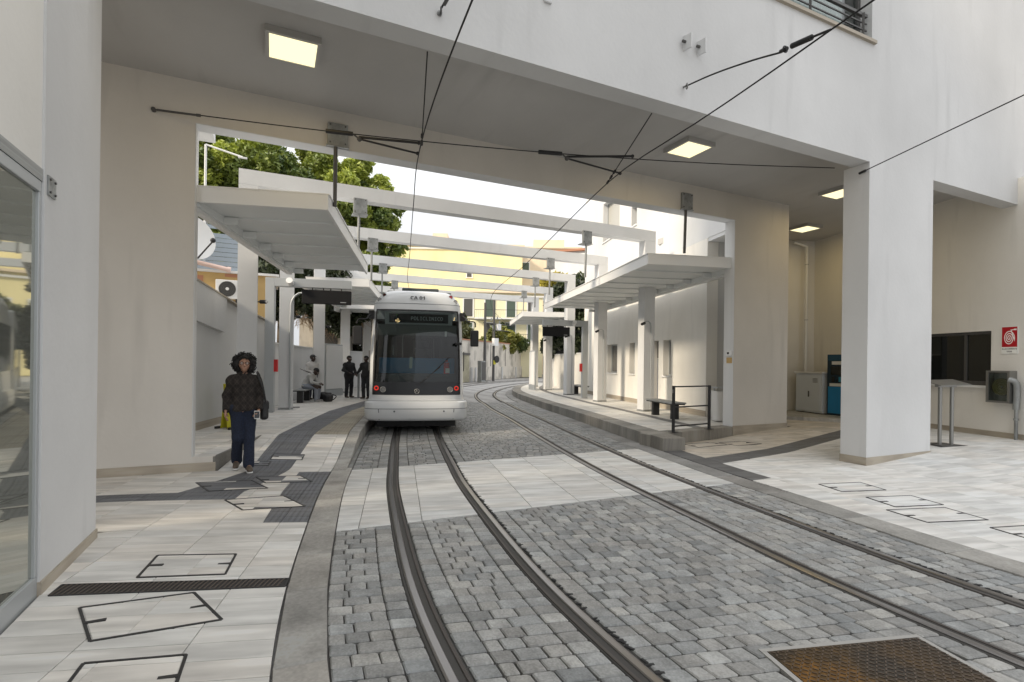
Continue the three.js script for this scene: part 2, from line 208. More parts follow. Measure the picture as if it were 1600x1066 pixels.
// cobbles
const ZN = -5.43, ZF = -8.43; // near and far edge of the crossing strip
{
  const R = rng(5), near = [], far = [];
  const L = [[T1, -1.12], [T1, -0.735], [T1, -0.572], null, [T1, -0.398], [T1, -0.235], [T1, 0.235], [T1, 0.398], null, [T1, 0.572], [T1, 0.735], [T2, -0.735], [T2, -0.572], null, [T2, -0.398], [T2, -0.235], [T2, 0.235], [T2, 0.398], null, [T2, 0.572], [T2, 0.735], [T2, 1.12]].map((c) => c && offL(...c));
  const strips = []; for (let i = 0; i < L.length - 1; i++) if (L[i] && L[i + 1]) strips.push([L[i], L[i + 1]]);
  const kinds = strips.map((_, i) => i);
  const step = 0.127;
  let row = 0;
  for (let r = 0.6; r < 22; r += step, row++) {
    const ra = r, rb = r + step;
    for (const si of kinds) {
      const [fl, fr] = strips[si], wid = fr(r) - fl(r); if (wid < 0.04) continue;
      const cuts = [0]; if (wid < 0.2) cuts.push(1); else { let a = (row % 2) * 0.075 + 0.02 + 0.035 * R(); if (row % 2 === 0) a = 0.13 + 0.05 * R(); while (a < wid - 0.09) { cuts.push(a / wid); a += 0.125 + 0.065 * R(); } cuts.push(1); }
      for (let k = 0; k < cuts.length - 1; k++) {
        const q = (rr, t) => toXZ(rr, fl(rr) + (fr(rr) - fl(rr)) * t);
        let P = [q(ra, cuts[k]), q(ra, cuts[k + 1]), q(rb, cuts[k + 1]), q(rb, cuts[k])];
        const cz = (P[0][1] + P[2][1]) / 2, cx = (P[0][0] + P[2][0]) / 2; const isNear = cz > (ZN + ZF) / 2;
        P = isNear ? clipHalf(P, 0, -1, -(ZN)) : clipHalf(P, 0, 1, ZF);
        if (P.length < 3 || Math.abs(area(P)) < 0.0015) continue;
        { const px = cx - 2.71, pz = cz + 2.13, lx = px * 0.966 + pz * 0.259, lz = -px * 0.259 + pz * 0.966; if (lx > 0.01 && lx < 1.05 && lz > 0.01 && lz < 1.05) continue; } // the steel plate lies here
        P = shrink(P, 0.0035 + 0.0025 * R()); if (P.length < 3) continue;
        const dist = Math.hypot(cx, cz);
        if (dist < 10) { P = P.map((p) => [p[0] + 0.006 * (R() - 0.5), p[1] + 0.006 * (R() - 0.5)]); P = chamfer(P, 0.006 + 0.007 * R()); }
        const c = R(), fk = isNear ? 0.8 : 0.68, base = (c < 0.14 ? [0.32, 0.325, 0.325] : c < 0.8 ? [0.40, 0.40, 0.395] : [0.47, 0.47, 0.46]).map((v) => v * fk);
        const g = slab(P, H0, { bevel: dist < 16 ? 0.009 : 0, depth: 0.03, lift: 0.004 * (R() - 0.6), tiltX: 0.03 * (R() - 0.5), tiltZ: 0.03 * (R() - 0.5), tone: tone(R, base, 0.14, 0.025), uv: [R() * 3, R() * 3] });
        (isNear ? near : far).push(g);
      }
    }
  }
  const s = structure('cobbled_track_bed', 'grey granite setts laid in courses between the tram rails in front');
  part('bedding', sheetRL(range(0.3, 10, 0.5), offL(T1, -1.13), offL(T2, 1.13), H0, -0.02, 8), M.grout, s);
  lay(near, 'cobblestone', M.cobble, s, 300);
  const s2 = structure('cobbled_track_bed', 'darker small setts of the track bed beyond the pale crossing strip');
  part('bedding', sheetRL(range(9, 22.4, 0.5), offL(T1, -1.13), offL(T2, 1.13), H0, -0.0221, 8), M.grout, s2);
  lay(far, 'cobblestone', M.cobble, s2, 60);
  // crossing strip of long pale slabs
  const cr = structure('crossing_strip', 'pale veined stone slabs of the crossing between the cobbles');
  const X = [];
  const bands = [[[T1, -1.12], [T1, -0.572]], [[T1, -0.398], [T1, 0.398]], [[T1, 0.572], [T2, -0.572]], [[T2, -0.398], [T2, 0.398]], [[T2, 0.572], [T2, 1.12]]].map((b) => b.map((c) => offL(...c)));
  row = 0;
  for (let r = 5.0; r < 11; r += 0.2, row++) for (const [fl, fr] of bands) {
    const a = fl(r), b = fr(r), ls = [a, b]; for (let l = -3.005; l < 6; l += 0.655) if (l > a + 0.05 && l < b - 0.05) ls.push(l);
    ls.sort((p, q) => p - q);
    for (let k = 0; k < ls.length - 1; k++) {
      const e0 = k === 0, e1 = k === ls.length - 2;
      let P = [toXZ(r, e0 ? fl(r) : ls[k]), toXZ(r, e1 ? fr(r) : ls[k + 1]), toXZ(r + 0.2, e1 ? fr(r + 0.2) : ls[k + 1]), toXZ(r + 0.2, e0 ? fl(r + 0.2) : ls[k])];
      P = clipHalf(clipHalf(P, 0, 1, ZN - 0.006), 0, -1, -ZF - 0.006); if (P.length < 3 || Math.abs(area(P)) < 0.002) continue;
      P = shrink(P, 0.003); if (P.length < 3) continue;
      X.push(slab(P, H0, { bevel: 0.003, depth: 0.025, lift: 0.0015 * (R() - 0.5), tone: tone(R, [0.62, 0.62, 0.61], 0.06), uv: [R() * 5, R() * 5] }));
    }
  }
  lay(X, 'stone_slab', M.tile, cr, 300);
}
// rails
function sweep(T, prof, i0, i1) { // prof: [[offset, y], ...] open strip, left to right
  const lines = prof.map((p) => offset(T, p[0])), pos = [], idx = [];
  for (let i = i0; i <= i1; i++) for (let k = 0; k < prof.length; k++) pos.push(lines[k][i][0], prof[k][1], lines[k][i][1]);
  const n = prof.length; for (let i = 0; i < i1 - i0; i++) for (let k = 0; k < n - 1; k++) { const a = i * n + k, b = a + 1, c = a + n, d = c + 1; idx.push(a, b, c, b, d, c); }
  const g = new THREE.BufferGeometry(); g.setAttribute('position', new THREE.Float32BufferAttribute(pos, 3)); g.setIndex(idx); const f = g.toNonIndexed(); f.computeVertexNormals(); f.setAttribute('uv', new THREE.Float32BufferAttribute(new Float32Array(f.attributes.position.count * 2), 2)); return f;
}
for (const [T, which] of [[T1, 'curving grooved tram track that runs under the tram'], [T2, 'right-hand grooved tram track that passes beside the raised platform']]) {
  const s = structure('tram_track', which), R = rng(77);
  for (const m of [-1, 1]) {
    const f = (prof) => sweep(T, m < 0 ? prof.map((p) => [-p[0], p[1]]).reverse() : prof, 0, 255);
    part('rail_filler', f([[0.395, -0.02], [0.405, -0.007]].concat([[0.565, -0.007], [0.578, -0.02]])), M.filler, s);
    const head = part('rail', f([[0.482, -0.05], [0.483, -0.002], [0.489, 0.006], [0.532, 0.006], [0.545, 0.001], [0.546, -0.02]]), M.railHead, s);
    part('groove', f([[0.436, -0.006], [0.4365, -0.006], [0.441, -0.034], [0.478, -0.034], [0.482, -0.02]]), M.railDark, head);
    part('guard_lip', f([[0.412, -0.02], [0.413, -0.002], [0.416, 0.001], [0.434, 0.001], [0.437, -0.003], [0.438, -0.03]]), M.railRust, head);
    // ragged edge of the sealing compound
    const chunks = []; const line = offset(T, m * 0.565);
    for (let i = 10; i < 60; i++) for (let k = 0; k < 9; k++) { const t = (k + R()) / 9, x = line[i][0] + t * (line[i + 1][0] - line[i][0]), z = line[i][1] + t * (line[i + 1][1] - line[i][1]); if (R() < (m > 0 ? 0.42 : 0.0)) chunks.push(box(0.01 + 0.014 * R(), 0.01, 0.02 + 0.05 * R(), x + m * (0.002 + 0.016 * R()), -0.0055 + 0.003 * R(), z, R() * 1.5)); }
    if (m < 0) continue; const c = part('sealing_compound', chunks, M.rubber, s); c.userData.kind = 'stuff';
  }
}
// kerbs
function kerb(name, label, T, o0, o1, zs, len, h, depth, base, seed, rise) {
  const s = structure(name, label), R = rng(seed), A = offset(T, o0), B = offset(T, o1), G = [];
  let acc = 0, st = 0; for (let i = 1; i < T.length; i++) { acc += Math.hypot(T[i][0] - T[i - 1][0], T[i][1] - T[i - 1][1]); if (acc >= len || i === T.length - 1) { const z = T[i][1]; if (z < zs[0] && z > zs[1]) { let P = [A[st], A[i], B[i], B[st]]; P = shrink(P, 0.004); if (P.length > 2) G.push(slab(P, h, { bevel: 0.012, depth, tone: tone(R, base, 0.12), uv: [R() * 4, R() * 4], lift: 0.003 * (R() - 0.5), along: true })); } st = i; acc = 0; } }
  lay(G, 'kerb_stone', M.kerb, s, 60); return s;
}
kerb('kerb', 'flush grey concrete kerb between the left pavement and the cobbles', T1, -1.42, -1.125, [2, -8.35], 0.7, (x, z) => 0.004, 0.05, [0.36, 0.355, 0.34], 3);
kerb('kerb', 'rising grey kerb along the edge of the left platform beside the tram', T1, -1.42, -1.2, [-8.35, -34], 0.9, (x, z) => Math.max(0.006, ramp(z)), 0.3, [0.34, 0.335, 0.32], 4);
kerb('gutter_strip', 'flat slate grey gutter slabs at the foot of the left platform kerb', T1, -1.2, -1.125, [-8.35, -30], 0.8, () => -0.002, 0.04, [0.24, 0.25, 0.25], 8);
kerb('kerb', 'flush grey stone edging between the cobbles and the right-hand plaza', T2, 1.125, 1.52, [2, -5.5], 1.0, () => 0.004, 0.05, [0.30, 0.30, 0.29], 6);

// left pavement and platform
let leftTone;
const wallX = (z) => z > -5.9 ? -1.46 : z > -9.3 ? -5.8 : -0.79 + (-z - 9) * 0.24;
const wallL = (r) => { let z = -r / Math.cos(AX); for (let i = 0; i < 6; i++) { const x = wallX(z); z = (r - x * D[0]) / D[1]; } const x = wallX(z); return toRL(x, z)[1]; };
{
  const R = rng(21), Tl = [], Td = [], s = structure('left_pavement', 'veined pale paving of the pavement and ramp on the left');
  const kL = offL(T1, -1.425), patch = (r) => lin([[5.67, -1.36], [7.2, -1.46], [8.35, -1.475], [12, -1.4]], r);
  const t0 = (r) => lin([[7.15, -2.72], [7.3, -2.66], [8.59, -2.24], [10.85, -2.32], [13, -2.2], [16, -1.98], [20, -1.2], [26, 0.2], [32, 2.4]], r), t1 = (r) => lin([[7.15, -1.93], [8.5, -1.66], [10.8, -1.66], [13, -1.56], [16, -1.36], [20, -0.6], [26, 0.8], [32, 3.0]], r);
  const light = [0.66, 0.645, 0.62], dark = [0.135, 0.142, 0.158], beige = [0.33, 0.30, 0.24];
  leftTone = (x, z) => { const [r, l] = toRL(x, z); return (r > 6.7 && r < 7.1 && l < -1.93) || (r > 7.1 && l > t0(r) && l < t1(r)) || (r > 5.65 && r < 8.4 && l > patch(r)) ? dark : light; };
  const platL = (r) => lin([[8, -4.2], [13, -4.05], [16, -3.9], [20, -3.75], [24, -3.5], [28, -2.9], [34, -1.2]], r);
  const seg = (r0, r1, fl, fr, c, kind, h, zc, w = 0.6) => {
    const a = Math.max(fl(r0), -9), b = fr(r0); if (b - a < 0.03) return;
    const ls = [a, b]; for (let l = -9.0; l < 8; l += w) if (l > a + 0.04 && l < b - 0.04) ls.push(l); ls.sort((p, q) => p - q);
    for (let k = 0; k < ls.length - 1; k++) {
      const e0 = k === 0, e1 = k === ls.length - 2;
      let P = [toXZ(r0, e0 ? fl(r0) : ls[k]), toXZ(r0, e1 ? fr(r0) : ls[k + 1]), toXZ(r1, e1 ? fr(r1) : ls[k + 1]), toXZ(r1, e0 ? fl(r1) : ls[k])];
      if (zc) for (const q of zc) P = clipHalf(P, ...q);
      if (P.length < 3 || Math.abs(area(P)) < 0.001) continue; P = shrink(P, 0.0028); if (P.length < 3) continue;
      (kind ? Td : Tl).push(slab(P, h, { bevel: 0.0025, depth: 0.02, lift: 0.0014 * (R() - 0.5), tone: tone(R, c, kind ? 0.12 : 0.06), uv: kind ? [0, 0] : [R() * 5, R() * 5] }));
    }
  };
  const zNear = [[0, -1, 9.0]], zWall = [[-1, 0, 1.455]];
  for (let r = 0.4; r < 34; r += 0.2) {
    const r1 = r + 0.2;
    if (r < 6.7) { // plain pavement with the dark patch by the kerb
      const zc = r < 5.6 ? null : zNear;
      const left = (q) => Math.max(wallL(q), -9);
      const clip = (r > 5.1 && r < 6.7) ? [[0, -1, 9.0]] : zc;
      if (r > 5.65) { seg(r, r1, left, patch, light, 0, HL, clip); seg(r, r1, patch, kL, dark, 1, HL, clip, 0.3); } else seg(r, r1, left, kL, light, 0, HL, clip);
    } else if (r < 7.1) { seg(r, r1, (q) => Math.max(wallL(q), -9), (q) => -1.93, dark, 1, HL, zNear, 0.4); seg(r, r1, (q) => -1.93, patch, light, 0, HL, zNear); seg(r, r1, patch, kL, dark, 1, HL, zNear, 0.3); } else {
      const left = (q) => Math.max(toRL(-0.775 + Math.max(0, q - 9) * 0.02, 0)[1] * 0 + (q < 8.6 ? -9 : lateral([[-0.775, -8.9], [-0.55, -9.85], [-0.25, -11.2], [0.3, -13.4]])(q)), q < 10.9 ? -9 : platL(q));
      const zc = r < 9.4 ? null : null;
      if (r < 8.6) { seg(r, r1, (q) => -9, t0, light, 0, HL, zNear); const cl = [[-1, 0, 0.785]]; void cl; } else if (r < 10.9) seg(r, r1, left, t0, light, 0, HL, null); else seg(r, r1, platL, t0, light, 0, HL, null);
      seg(r, r1, t0, t1, dark, 1, HL, null, 0.3);
      if (r < 8.4) { seg(r, r1, t1, patch, light, 0, HL, null); seg(r, r1, patch, kL, dark, 1, HL, null, 0.3); } else if (r < 10.9) seg(r, r1, t1, kL, light, 0, HL, null); else seg(r, r1, t1, kL, beige, 1, HL, null, 0.4);
    }
  }
  part('bedding', sheetRL(range(0.3, 8.6, 0.4), (r) => Math.max(wallL(r), -9), kL, HL, -0.012, 6, [[0, -1, 9.0]]), M.groutLight, s);
  part('bedding', sheetRL(range(8.0, 10.9, 0.4), (r) => lateral([[-0.775, -8.2], [-0.775, -8.9], [-0.55, -9.85], [-0.25, -11.2], [0.3, -13.4]])(r), kL, HL, -0.0125, 6), M.groutLight, s);
  part('bedding', sheetRL(range(10.9, 34, 0.5), platL, kL, HL, -0.0122, 6), M.groutLight, s);
  lay(Tl, 'paving_slab', M.tile, s, 300); lay(Td, 'dark_slab', M.tactile, s, 160);
  // raised block of platform behind the wall end, with its retaining edge
  const p = structure('left_platform', 'raised end of the left platform with a dark retaining edge beside the ramp');
  const edge = [[-0.79, -9.0], [-0.55, -9.85], [-0.25, -11.0], [-0.1, -11.6]], top = [];
  for (let r = 8.0; r < 11.2; r += 0.2) for (let l = -6; l < -2.2; l += 0.6) { let P = [toXZ(r, l), toXZ(r, l + 0.6), toXZ(r + 0.2, l + 0.6), toXZ(r + 0.2, l)]; P = clipHalf(P, 0, 1, -9.003); P = clipHalf(P, 0.96, 0.26, 0.96 * -0.82 + 0.26 * -9.0); P = clipHalf(P, -1, 0, 2.5); if (P.length < 3 || Math.abs(area(P)) < 0.002) continue; P = shrink(P, 0.0028); if (P.length > 2) top.push(slab(P, HP, { bevel: 0.0025, depth: 0.02, tone: tone(R, light, 0.1), uv: [R() * 5, R() * 5] })); }
  lay(top, 'paving_slab', M.tile, p, 120);
  const E = []; for (let i = 0; i < edge.length - 1; i++) E.push(bar([edge[i][0] - 0.03, PLAT / 2 - 0.03, edge[i][1]], [edge[i + 1][0] - 0.03, PLAT / 2 - 0.03, edge[i + 1][1]], 0.07, PLAT + 0.05)); parts('retaining_edge', E.map((g) => wuv(g)), mat([0.22, 0.215, 0.2], 0.85, { map: TX.concrete }), p);
  part('platform_core', extrude([[-2.6, 9.02], [-0.84, 9.02], [-0.16, 11.4], [-2.6, 11.4]], PLAT + 0.04).rotateX(-Math.PI / 2).translate(0, -0.062, 0), M.groutLight, p);
}
// right plaza
const W0 = [11.3, -11.0], WA = 15.5 * RAD, WD = [Math.sin(WA), -Math.cos(WA)], WN = [-Math.cos(WA), -Math.sin(WA)];
const onW = (t, off = 0) => [W0[0] + WD[0] * t + WN[0] * off, W0[1] + WD[1] * t + WN[1] * off];
const Q0 = [14.7, -5.5], onQ = (t, off = 0) => [Q0[0] + WD[0] * t + WN[0] * off, Q0[1] + WD[1] * t + WN[1] * off];
{
  const R = rng(31), Tl = [], Td = [], s = structure('right_pavement', 'bright pale slabs of the plaza on the right, crossed by dark guiding strips');
  const kR = offL(T2, 1.525), kD = offL(T2, 1.93);
  const light = [0.70, 0.695, 0.68], dark = [0.13, 0.132, 0.136];
  const bandTop = (x) => -7.1 - 0.155 * (x - 7.2), bandBot = (x) => -6.62 - 0.155 * (x - 7.2); // dark branch towards the back
  const nb = 1 / Math.hypot(1, 0.155), cTop = [0.155 * nb, nb, (-7.1 + 0.155 * 7.2) * nb], cBot = [0.155 * nb, nb, (-6.62 + 0.155 * 7.2) * nb];
  const zFront = (P) => { const mx = P.reduce((a, p) => a + p[0], 0) / P.length; let q = mx > 12.06 ? P : mx > 10.1 ? clipHalf(P, 0, -1, 8.99) : clipHalf(P, -0.15, -1, 8.52 - 0.15 * 7.2); q = clipHalf(q, -WN[0], -WN[1], -(WN[0] * (Q0[0]) + WN[1] * (Q0[1])) - 0.0); return q; };
  const put = (P, c, kind) => { P = zFront(P); if (P.length < 3 || Math.abs(area(P)) < 0.002) return; P = shrink(P, 0.0028); if (P.length < 3) return; (kind ? Td : Tl).push(slab(P, HR, { bevel: 0.0025, depth: 0.02, lift: 0.0014 * (R() - 0.5), tone: tone(R, c, kind ? 0.08 : 0.045), uv: [R() * 5, R() * 5] })); };
  for (let r = 0.2; r < 15.2; r += 0.3) {
    const f0 = kR, f1 = kD, r1 = r + 0.3;
    const ls = []; for (let l = -2; l < 15; l += 0.6) ls.push(l);
    for (let k = 0; k < ls.length - 1; k++) {
      let P = [toXZ(r, ls[k]), toXZ(r, ls[k + 1]), toXZ(r1, ls[k + 1]), toXZ(r1, ls[k])];
      const cl = (f, keepRight) => { const a = toXZ(r, f(r)), b = toXZ(r1, f(r1)); let nx = -(b[1] - a[1]), nz = b[0] - a[0]; const L = Math.hypot(nx, nz); nx /= L; nz /= L; const sg = keepRight ? -1 : 1; return [nx * sg, nz * sg, (nx * a[0] + nz * a[1]) * sg]; };
      const cR = cl(f0, true), mid = (ls[k] + ls[k + 1]) / 2; if (ls[k + 1] < f0(r) - 0.4) continue;
      P = clipHalf(P, ...cR); if (P.length < 3) continue;
      const zc = P.reduce((a, p) => a + p[1], 0) / P.length;
      let Q = P;
      if (zc < -5.2) { const cd = cl(f1, true); const inD = clipHalf(clipHalf(P, -cd[0], -cd[1], -cd[2]), 0, 1, -5.46), inN = clipHalf(clipHalf(P, -cd[0], -cd[1], -cd[2]), 0, -1, 5.46); if (inD.length > 2) put(inD, dark, 1); if (inN.length > 2) put(inN, light, 0); Q = clipHalf(P, ...cd); if (Q.length < 3) continue; }
      const above = clipHalf(Q, cTop[0], cTop[1], cTop[2]), below = clipHalf(Q, -cBot[0], -cBot[1], -cBot[2]), in1 = clipHalf(clipHalf(Q, -cTop[0], -cTop[1], -cTop[2]), cBot[0], cBot[1], cBot[2]);
      if (above.length > 2) put(above, [0.60, 0.55, 0.48], 0); if (below.length > 2) put(below, light, 0); if (in1.length > 2) put(in1, dark, 1);
    }
  }
  part('bedding', sheetRL(range(0.2, 8.8, 0.4), kR, () => 16, HR, -0.0125, 12, [[0, -1, 8.99], [-0.15, -1, 8.52 - 0.15 * 7.2]]), M.groutLight, s);
  part('bedding', sheetRL(range(4, 15.4, 0.4), () => 9.5, () => 16, HR, -0.0128, 12, [[-1, 0, -12.06]]), M.groutLight, s);
  lay(Tl, 'paving_slab', M.tile, s, 300); lay(Td, 'dark_slab', M.tile, s, 80);
  // raised step at the back, in front of the ticket machine
  const st = structure('back_step', 'low stone step at the back under the passage, below the ticket machine');
  const e0 = [12.2, -11.6], e1 = [14.75, -8.2], ex = e1[0] - e0[0], ez = e1[1] - e0[1], el = Math.hypot(ex, ez), n = [-ez / el, ex / el];
  const pieces = []; for (let i = 0; i < 7; i++) for (let j = 0; j < 5; j++) { const p = (a, b) => [e0[0] + ex * a + (n[0] > 0 ? 1 : -1) * n[0] * b, e0[1] + ez * a + (n[0] > 0 ? 1 : -1) * n[1] * b]; let P = shrink([p(i / 7, j * 0.6), p((i + 1) / 7, j * 0.6), p((i + 1) / 7, j * 0.6 + 0.6), p(i / 7, j * 0.6 + 0.6)], 0.002); pieces.push(slab(P, () => 0.3, { bevel: 0.006, depth: 0.2, tone: tone(R, [0.40, 0.39, 0.36], 0.1), uv: [R() * 4, R() * 4] })); }
  lay(pieces, 'step_slab', M.tile, st, 60);
}
// right platform
{
  const R = rng(41), Tl = [], Td = [], s = structure('right_platform', 'raised platform on the right with a rough grey stone edge');
  const e0 = offL(T2, 1.52), e1 = offL(T2, 2.0), g0 = offL(T2, 3.1), g1 = offL(T2, 3.4), wl = (r) => { const a = lateral([onW(-1.2), onW(0), onW(6), onW(12), onW(24), onW(40)]); return a(r); };
  const front = [0.15, 1, 0.15 * 7.2 - 8.54];
  const light = [0.70, 0.685, 0.65], dark = [0.17, 0.17, 0.17];
  const seg = (r0, r1, fl, fr, c, kind, w = 0.6) => { const a = fl(r0), b = fr(r0); if (b - a < 0.03) return; const ls = [a, b]; for (let l = -2; l < 16; l += w) if (l > a + 0.04 && l < b - 0.04) ls.push(l); ls.sort((p, q) => p - q); for (let k = 0; k < ls.length - 1; k++) { const A = k === 0, B = k === ls.length - 2; let P = [toXZ(r0, A ? fl(r0) : ls[k]), toXZ(r0, B ? fr(r0) : ls[k + 1]), toXZ(r1, B ? fr(r1) : ls[k + 1]), toXZ(r1, A ? fl(r1) : ls[k])]; P = clipHalf(P, 0.15, 1, 0.15 * 7.2 - 8.9); if (P.length < 3 || Math.abs(area(P)) < 0.001) continue; P = shrink(P, 0.002); if (P.length > 2) (kind ? Td : Tl).push(slab(P, HP, { bevel: 0.0025, depth: 0.02, tone: tone(R, c, 0.09), uv: [R() * 5, R() * 5] })); } };
  for (let r = 9; r < 38; r += 0.2) { const r1 = r + 0.2; if (r > 10.2) { seg(r, r1, e1, g0, light, 0); seg(r, r1, g0, g1, dark, 1, 0.3); seg(r, r1, g1, (q) => wl(q) - 0.01, light, 0); } else seg(r, r1, e1, (q) => Math.min(12.5, wl(q) + 2), r > 9.95 ? dark : light, r > 9.95 ? 1 : 0); }
  part('bedding', sheetRL(range(9, 38, 0.5), e0, (r) => Math.max(wl(r), 8), HP, -0.012, 6, [[0.15, 1, 0.15 * 7.2 - 8.9]]), M.groutLight, s);
  // rough front stones
  const F = []; let x = 7.22; for (let i = 0; i < 4; i++) { const w = [1.0, 0.98, 0.9, 0.5][i], z = (q) => -8.53 - 0.15 * (q - 7.2); let P = [[x, z(x)], [x + w, z(x + w)], [x + w, z(x + w) - 0.36], [x, z(x) - 0.36]]; P = clipHalf(P, 1, 0, 10.1); x += w; if (P.length < 3) continue; P = shrink(P, 0.004); if (P.length > 2) F.push(slab(P, () => PLAT + 0.004, { bevel: 0.02, depth: 0.28, tone: tone(R, [0.26, 0.25, 0.225], 0.1), uv: [R() * 4, R() * 4] })); }
  lay(F, 'front_stone', M.kerb, s);
  lay(Tl, 'paving_slab', M.tile, s, 160); lay(Td, 'dark_slab', M.tile, s, 60);
}
kerb('kerb', 'raised rough stone edge of the right platform along the track', T2, 1.5, 2.0, [-8.56, -36], 1.0, () => PLAT + 0.002, 0.28, [0.27, 0.262, 0.24], 9);
kerb('gutter_strip', 'flat grey slabs at the foot of the right platform edge', T2, 1.125, 1.5, [-5.5, -34], 1.0, () => -0.002, 0.04, [0.26, 0.26, 0.255], 10);

// ---------------------------------------------------------------- the white building that bridges the tracks
{
  const b = thing('station_building', 'large white building bridging the tracks, with a dark passage on pillars', 'building');
  const win = [[5.0, 7.44], [9.42, 7.44], [9.42, 9.3], [5.0, 9.3]];
  part('upper_wall', wuv(extrude([[-1.46, 5.32], [26, 5.32], [26, 16], [-1.46, 16]], 0.3, [win]).translate(0, 0, -5.78)), M.facade, b);  // unseen upper height made up to keep sun off the plaza and pillar
  part('pillar', wuv(span(9.4, 11.39, -0.1, 5.32, -5.93, -5.48)), M.facade, b);
  part('skirting', [wuv(span(9.392, 11.4, -0.06, 0.15, -5.94, -5.473))], M.skirting, b);
  part('pillar', wuv(span(-2.6, -1.46, -0.1, 16, -5.86, -4.62)), M.facade, b);
  part('skirting', wuv(span(-2.62, -1.448, -0.05, 0.155, -5.872, -4.61)), M.skirting, b);
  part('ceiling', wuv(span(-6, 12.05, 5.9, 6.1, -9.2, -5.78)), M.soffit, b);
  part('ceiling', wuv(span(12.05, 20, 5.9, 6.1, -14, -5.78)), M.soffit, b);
  part('passage_wall', wuv(extrude([[-6.2, -0.1], [-0.79, -0.1], [-0.79, 0.248], [-1.1, 0.248], [-1.1, 5.28], [10.14, 5.28], [10.14, -0.1], [12.06, -0.1], [12.06, 5.9], [-6.2, 5.9]], 0.3).translate(0, 0, -9.3)), M.cream, b);
  part('upper_rear_wall', wuv(span(-6.2, 20, 6.1, 16, -9.31, -9.05)), M.white, b);
  part('roof_slab', wuv(span(-6.2, 26, 16, 16.2, -9.31, -5.48)), M.white, b);
  part('passage_wall', wuv(span(11.9, 12.06, -0.1, 5.9, -12.2, -9.302)), M.rearWall, b);
  part('side_wall', wuv(span(-6.2, -6, -0.1, 16, -8.99, -5.5)), M.cream, b);
  part('reveal', span(-1.099, -1.088, 0.25, 5.279, -9.3, -9.004), M.white, b); part('reveal', span(10.128, 10.139, 0.25, 5.279, -9.3, -9.004), M.white, b); part('reveal', span(-1.088, 10.128, 5.268, 5.279, -9.3, -9.004), M.white, b);
  parts('skirting', [wuv(span(-5.9, -0.783, 0, 0.16, -9.0, -8.984)), wuv(span(10.128, 12.06, 0, 0.27, -9.0, -8.984)), wuv(span(12.06, 12.075, 0.1, 0.27, -9.3, -8.984))], M.skirting, b);
  // window wall and rear wall of the passage
  const wallQ = (t0, t1, y0, y1, off, th) => { const a = onQ(t0, off), c = onQ(t1, off), L = t1 - t0; const g = new THREE.BoxGeometry(L, y1 - y0, th); g.rotateY(Math.atan2(-(c[1] - a[1]), c[0] - a[0])); g.translate((a[0] + c[0]) / 2, (y0 + y1) / 2, (a[1] + c[1]) / 2); return wuv(g); };
  part('window_wall', [wallQ(-1.2, 6.2, -0.1, 1.34, -0.15, 0.3), wallQ(-1.2, 6.2, 2.6, 5.9, -0.15, 0.3), wallQ(-1.2, 0.48, 1.34, 2.6, -0.15, 0.3), wallQ(2.6, 6.2, 1.34, 2.6, -0.15, 0.3)], M.rearWall, b);
  part('rear_wall', (() => { const c = onQ(6.0), L = 4.1; const g = new THREE.BoxGeometry(L, 6, 0.2); g.rotateY(-WA); g.translate(c[0] - Math.cos(WA) * L / 2, 2.9, c[1] - Math.sin(WA) * L / 2); return wuv(g); })(), M.rearWall, b);
  part('skirting', wallQ(-1.2, 5.95, 0.1, 0.32, 0.006, 0.012), M.skirting, b);
  const w = part('window', [wallQ(0.48, 0.54, 1.34, 2.6, -0.1, 0.06), wallQ(0.54, 2.6, 2.53, 2.6, -0.1, 0.06), wallQ(0.54, 2.6, 1.34, 1.44, -0.1, 0.06), wallQ(1.07, 1.13, 1.44, 2.53, -0.1, 0.06)], M.darkSteel, b);
  part('pane', wallQ(0.54, 1.07, 1.44, 2.53, -0.105, 0.012), M.glassDark, w);  part('pane', wallQ(1.13, 2.6, 1.44, 2.53, -0.105, 0.012), M.glassDark, w);
  part('sill', wallQ(0.4, 2.7, 1.29, 1.338, 0.03, 0.09), M.whiteMetal, w);
  // upper window with curtain and guard rail
  const u = part('window', [span(5.0, 5.08, 7.5, 9.3, -5.75, -5.68), span(9.34, 9.42, 7.5, 9.3, -5.75, -5.68), span(5.08, 9.34, 7.5, 7.58, -5.75, -5.68), span(7.2, 7.28, 7.58, 9.3, -5.75, -5.68)], M.darkSteel, b);
  part('pane', span(5.08, 7.2, 7.58, 9.3, -5.73, -5.72), M.pane, u); part('pane', span(7.28, 9.34, 7.58, 9.3, -5.73, -5.72), M.pane, u);
  part('sill', span(4.9, 9.5, 7.38, 7.44, -5.68, -5.43, 0.008), M.skirting, u);
  { const g = new THREE.PlaneGeometry(4.3, 1.8, 180, 1), p = g.attributes.position; for (let i = 0; i < p.count; i++) p.setZ(i, 0.045 * Math.sin(p.getX(i) * 34) + 0.02 * Math.sin(p.getX(i) * 11)); g.computeVertexNormals(); part('curtain', g.translate(7.2, 8.4, -5.95), M.paper, u); }
  part('room_backing', span(4.5, 10, 7.2, 9.6, -7, -6.9), M.darkSteel, u);
  const gr = part('guard_rail', [span(5.05, 9.38, 7.86, 7.91, -5.58, -5.53), span(5.05, 9.38, 7.74, 7.76, -5.56, -5.54), span(5.05, 9.38, 7.62, 7.64, -5.56, -5.54), span(5.05, 9.38, 7.52, 7.54, -5.56, -5.54)].concat([5.1, 6.5, 7.9, 9.3].map((x) => bar([x, 7.46, -5.56], [x - 0.06, 7.9, -5.52], 0.04, 0.02))), M.darkSteel, u); void gr;
  // left wing above and around the glass entrance
  part('wing_wall', wuv(span(-2.2, -1.475, 3.032, 16, -4.619, 4.5)), M.offwhite, b);  // carried up out of view, height chosen so its shade covers the plaza
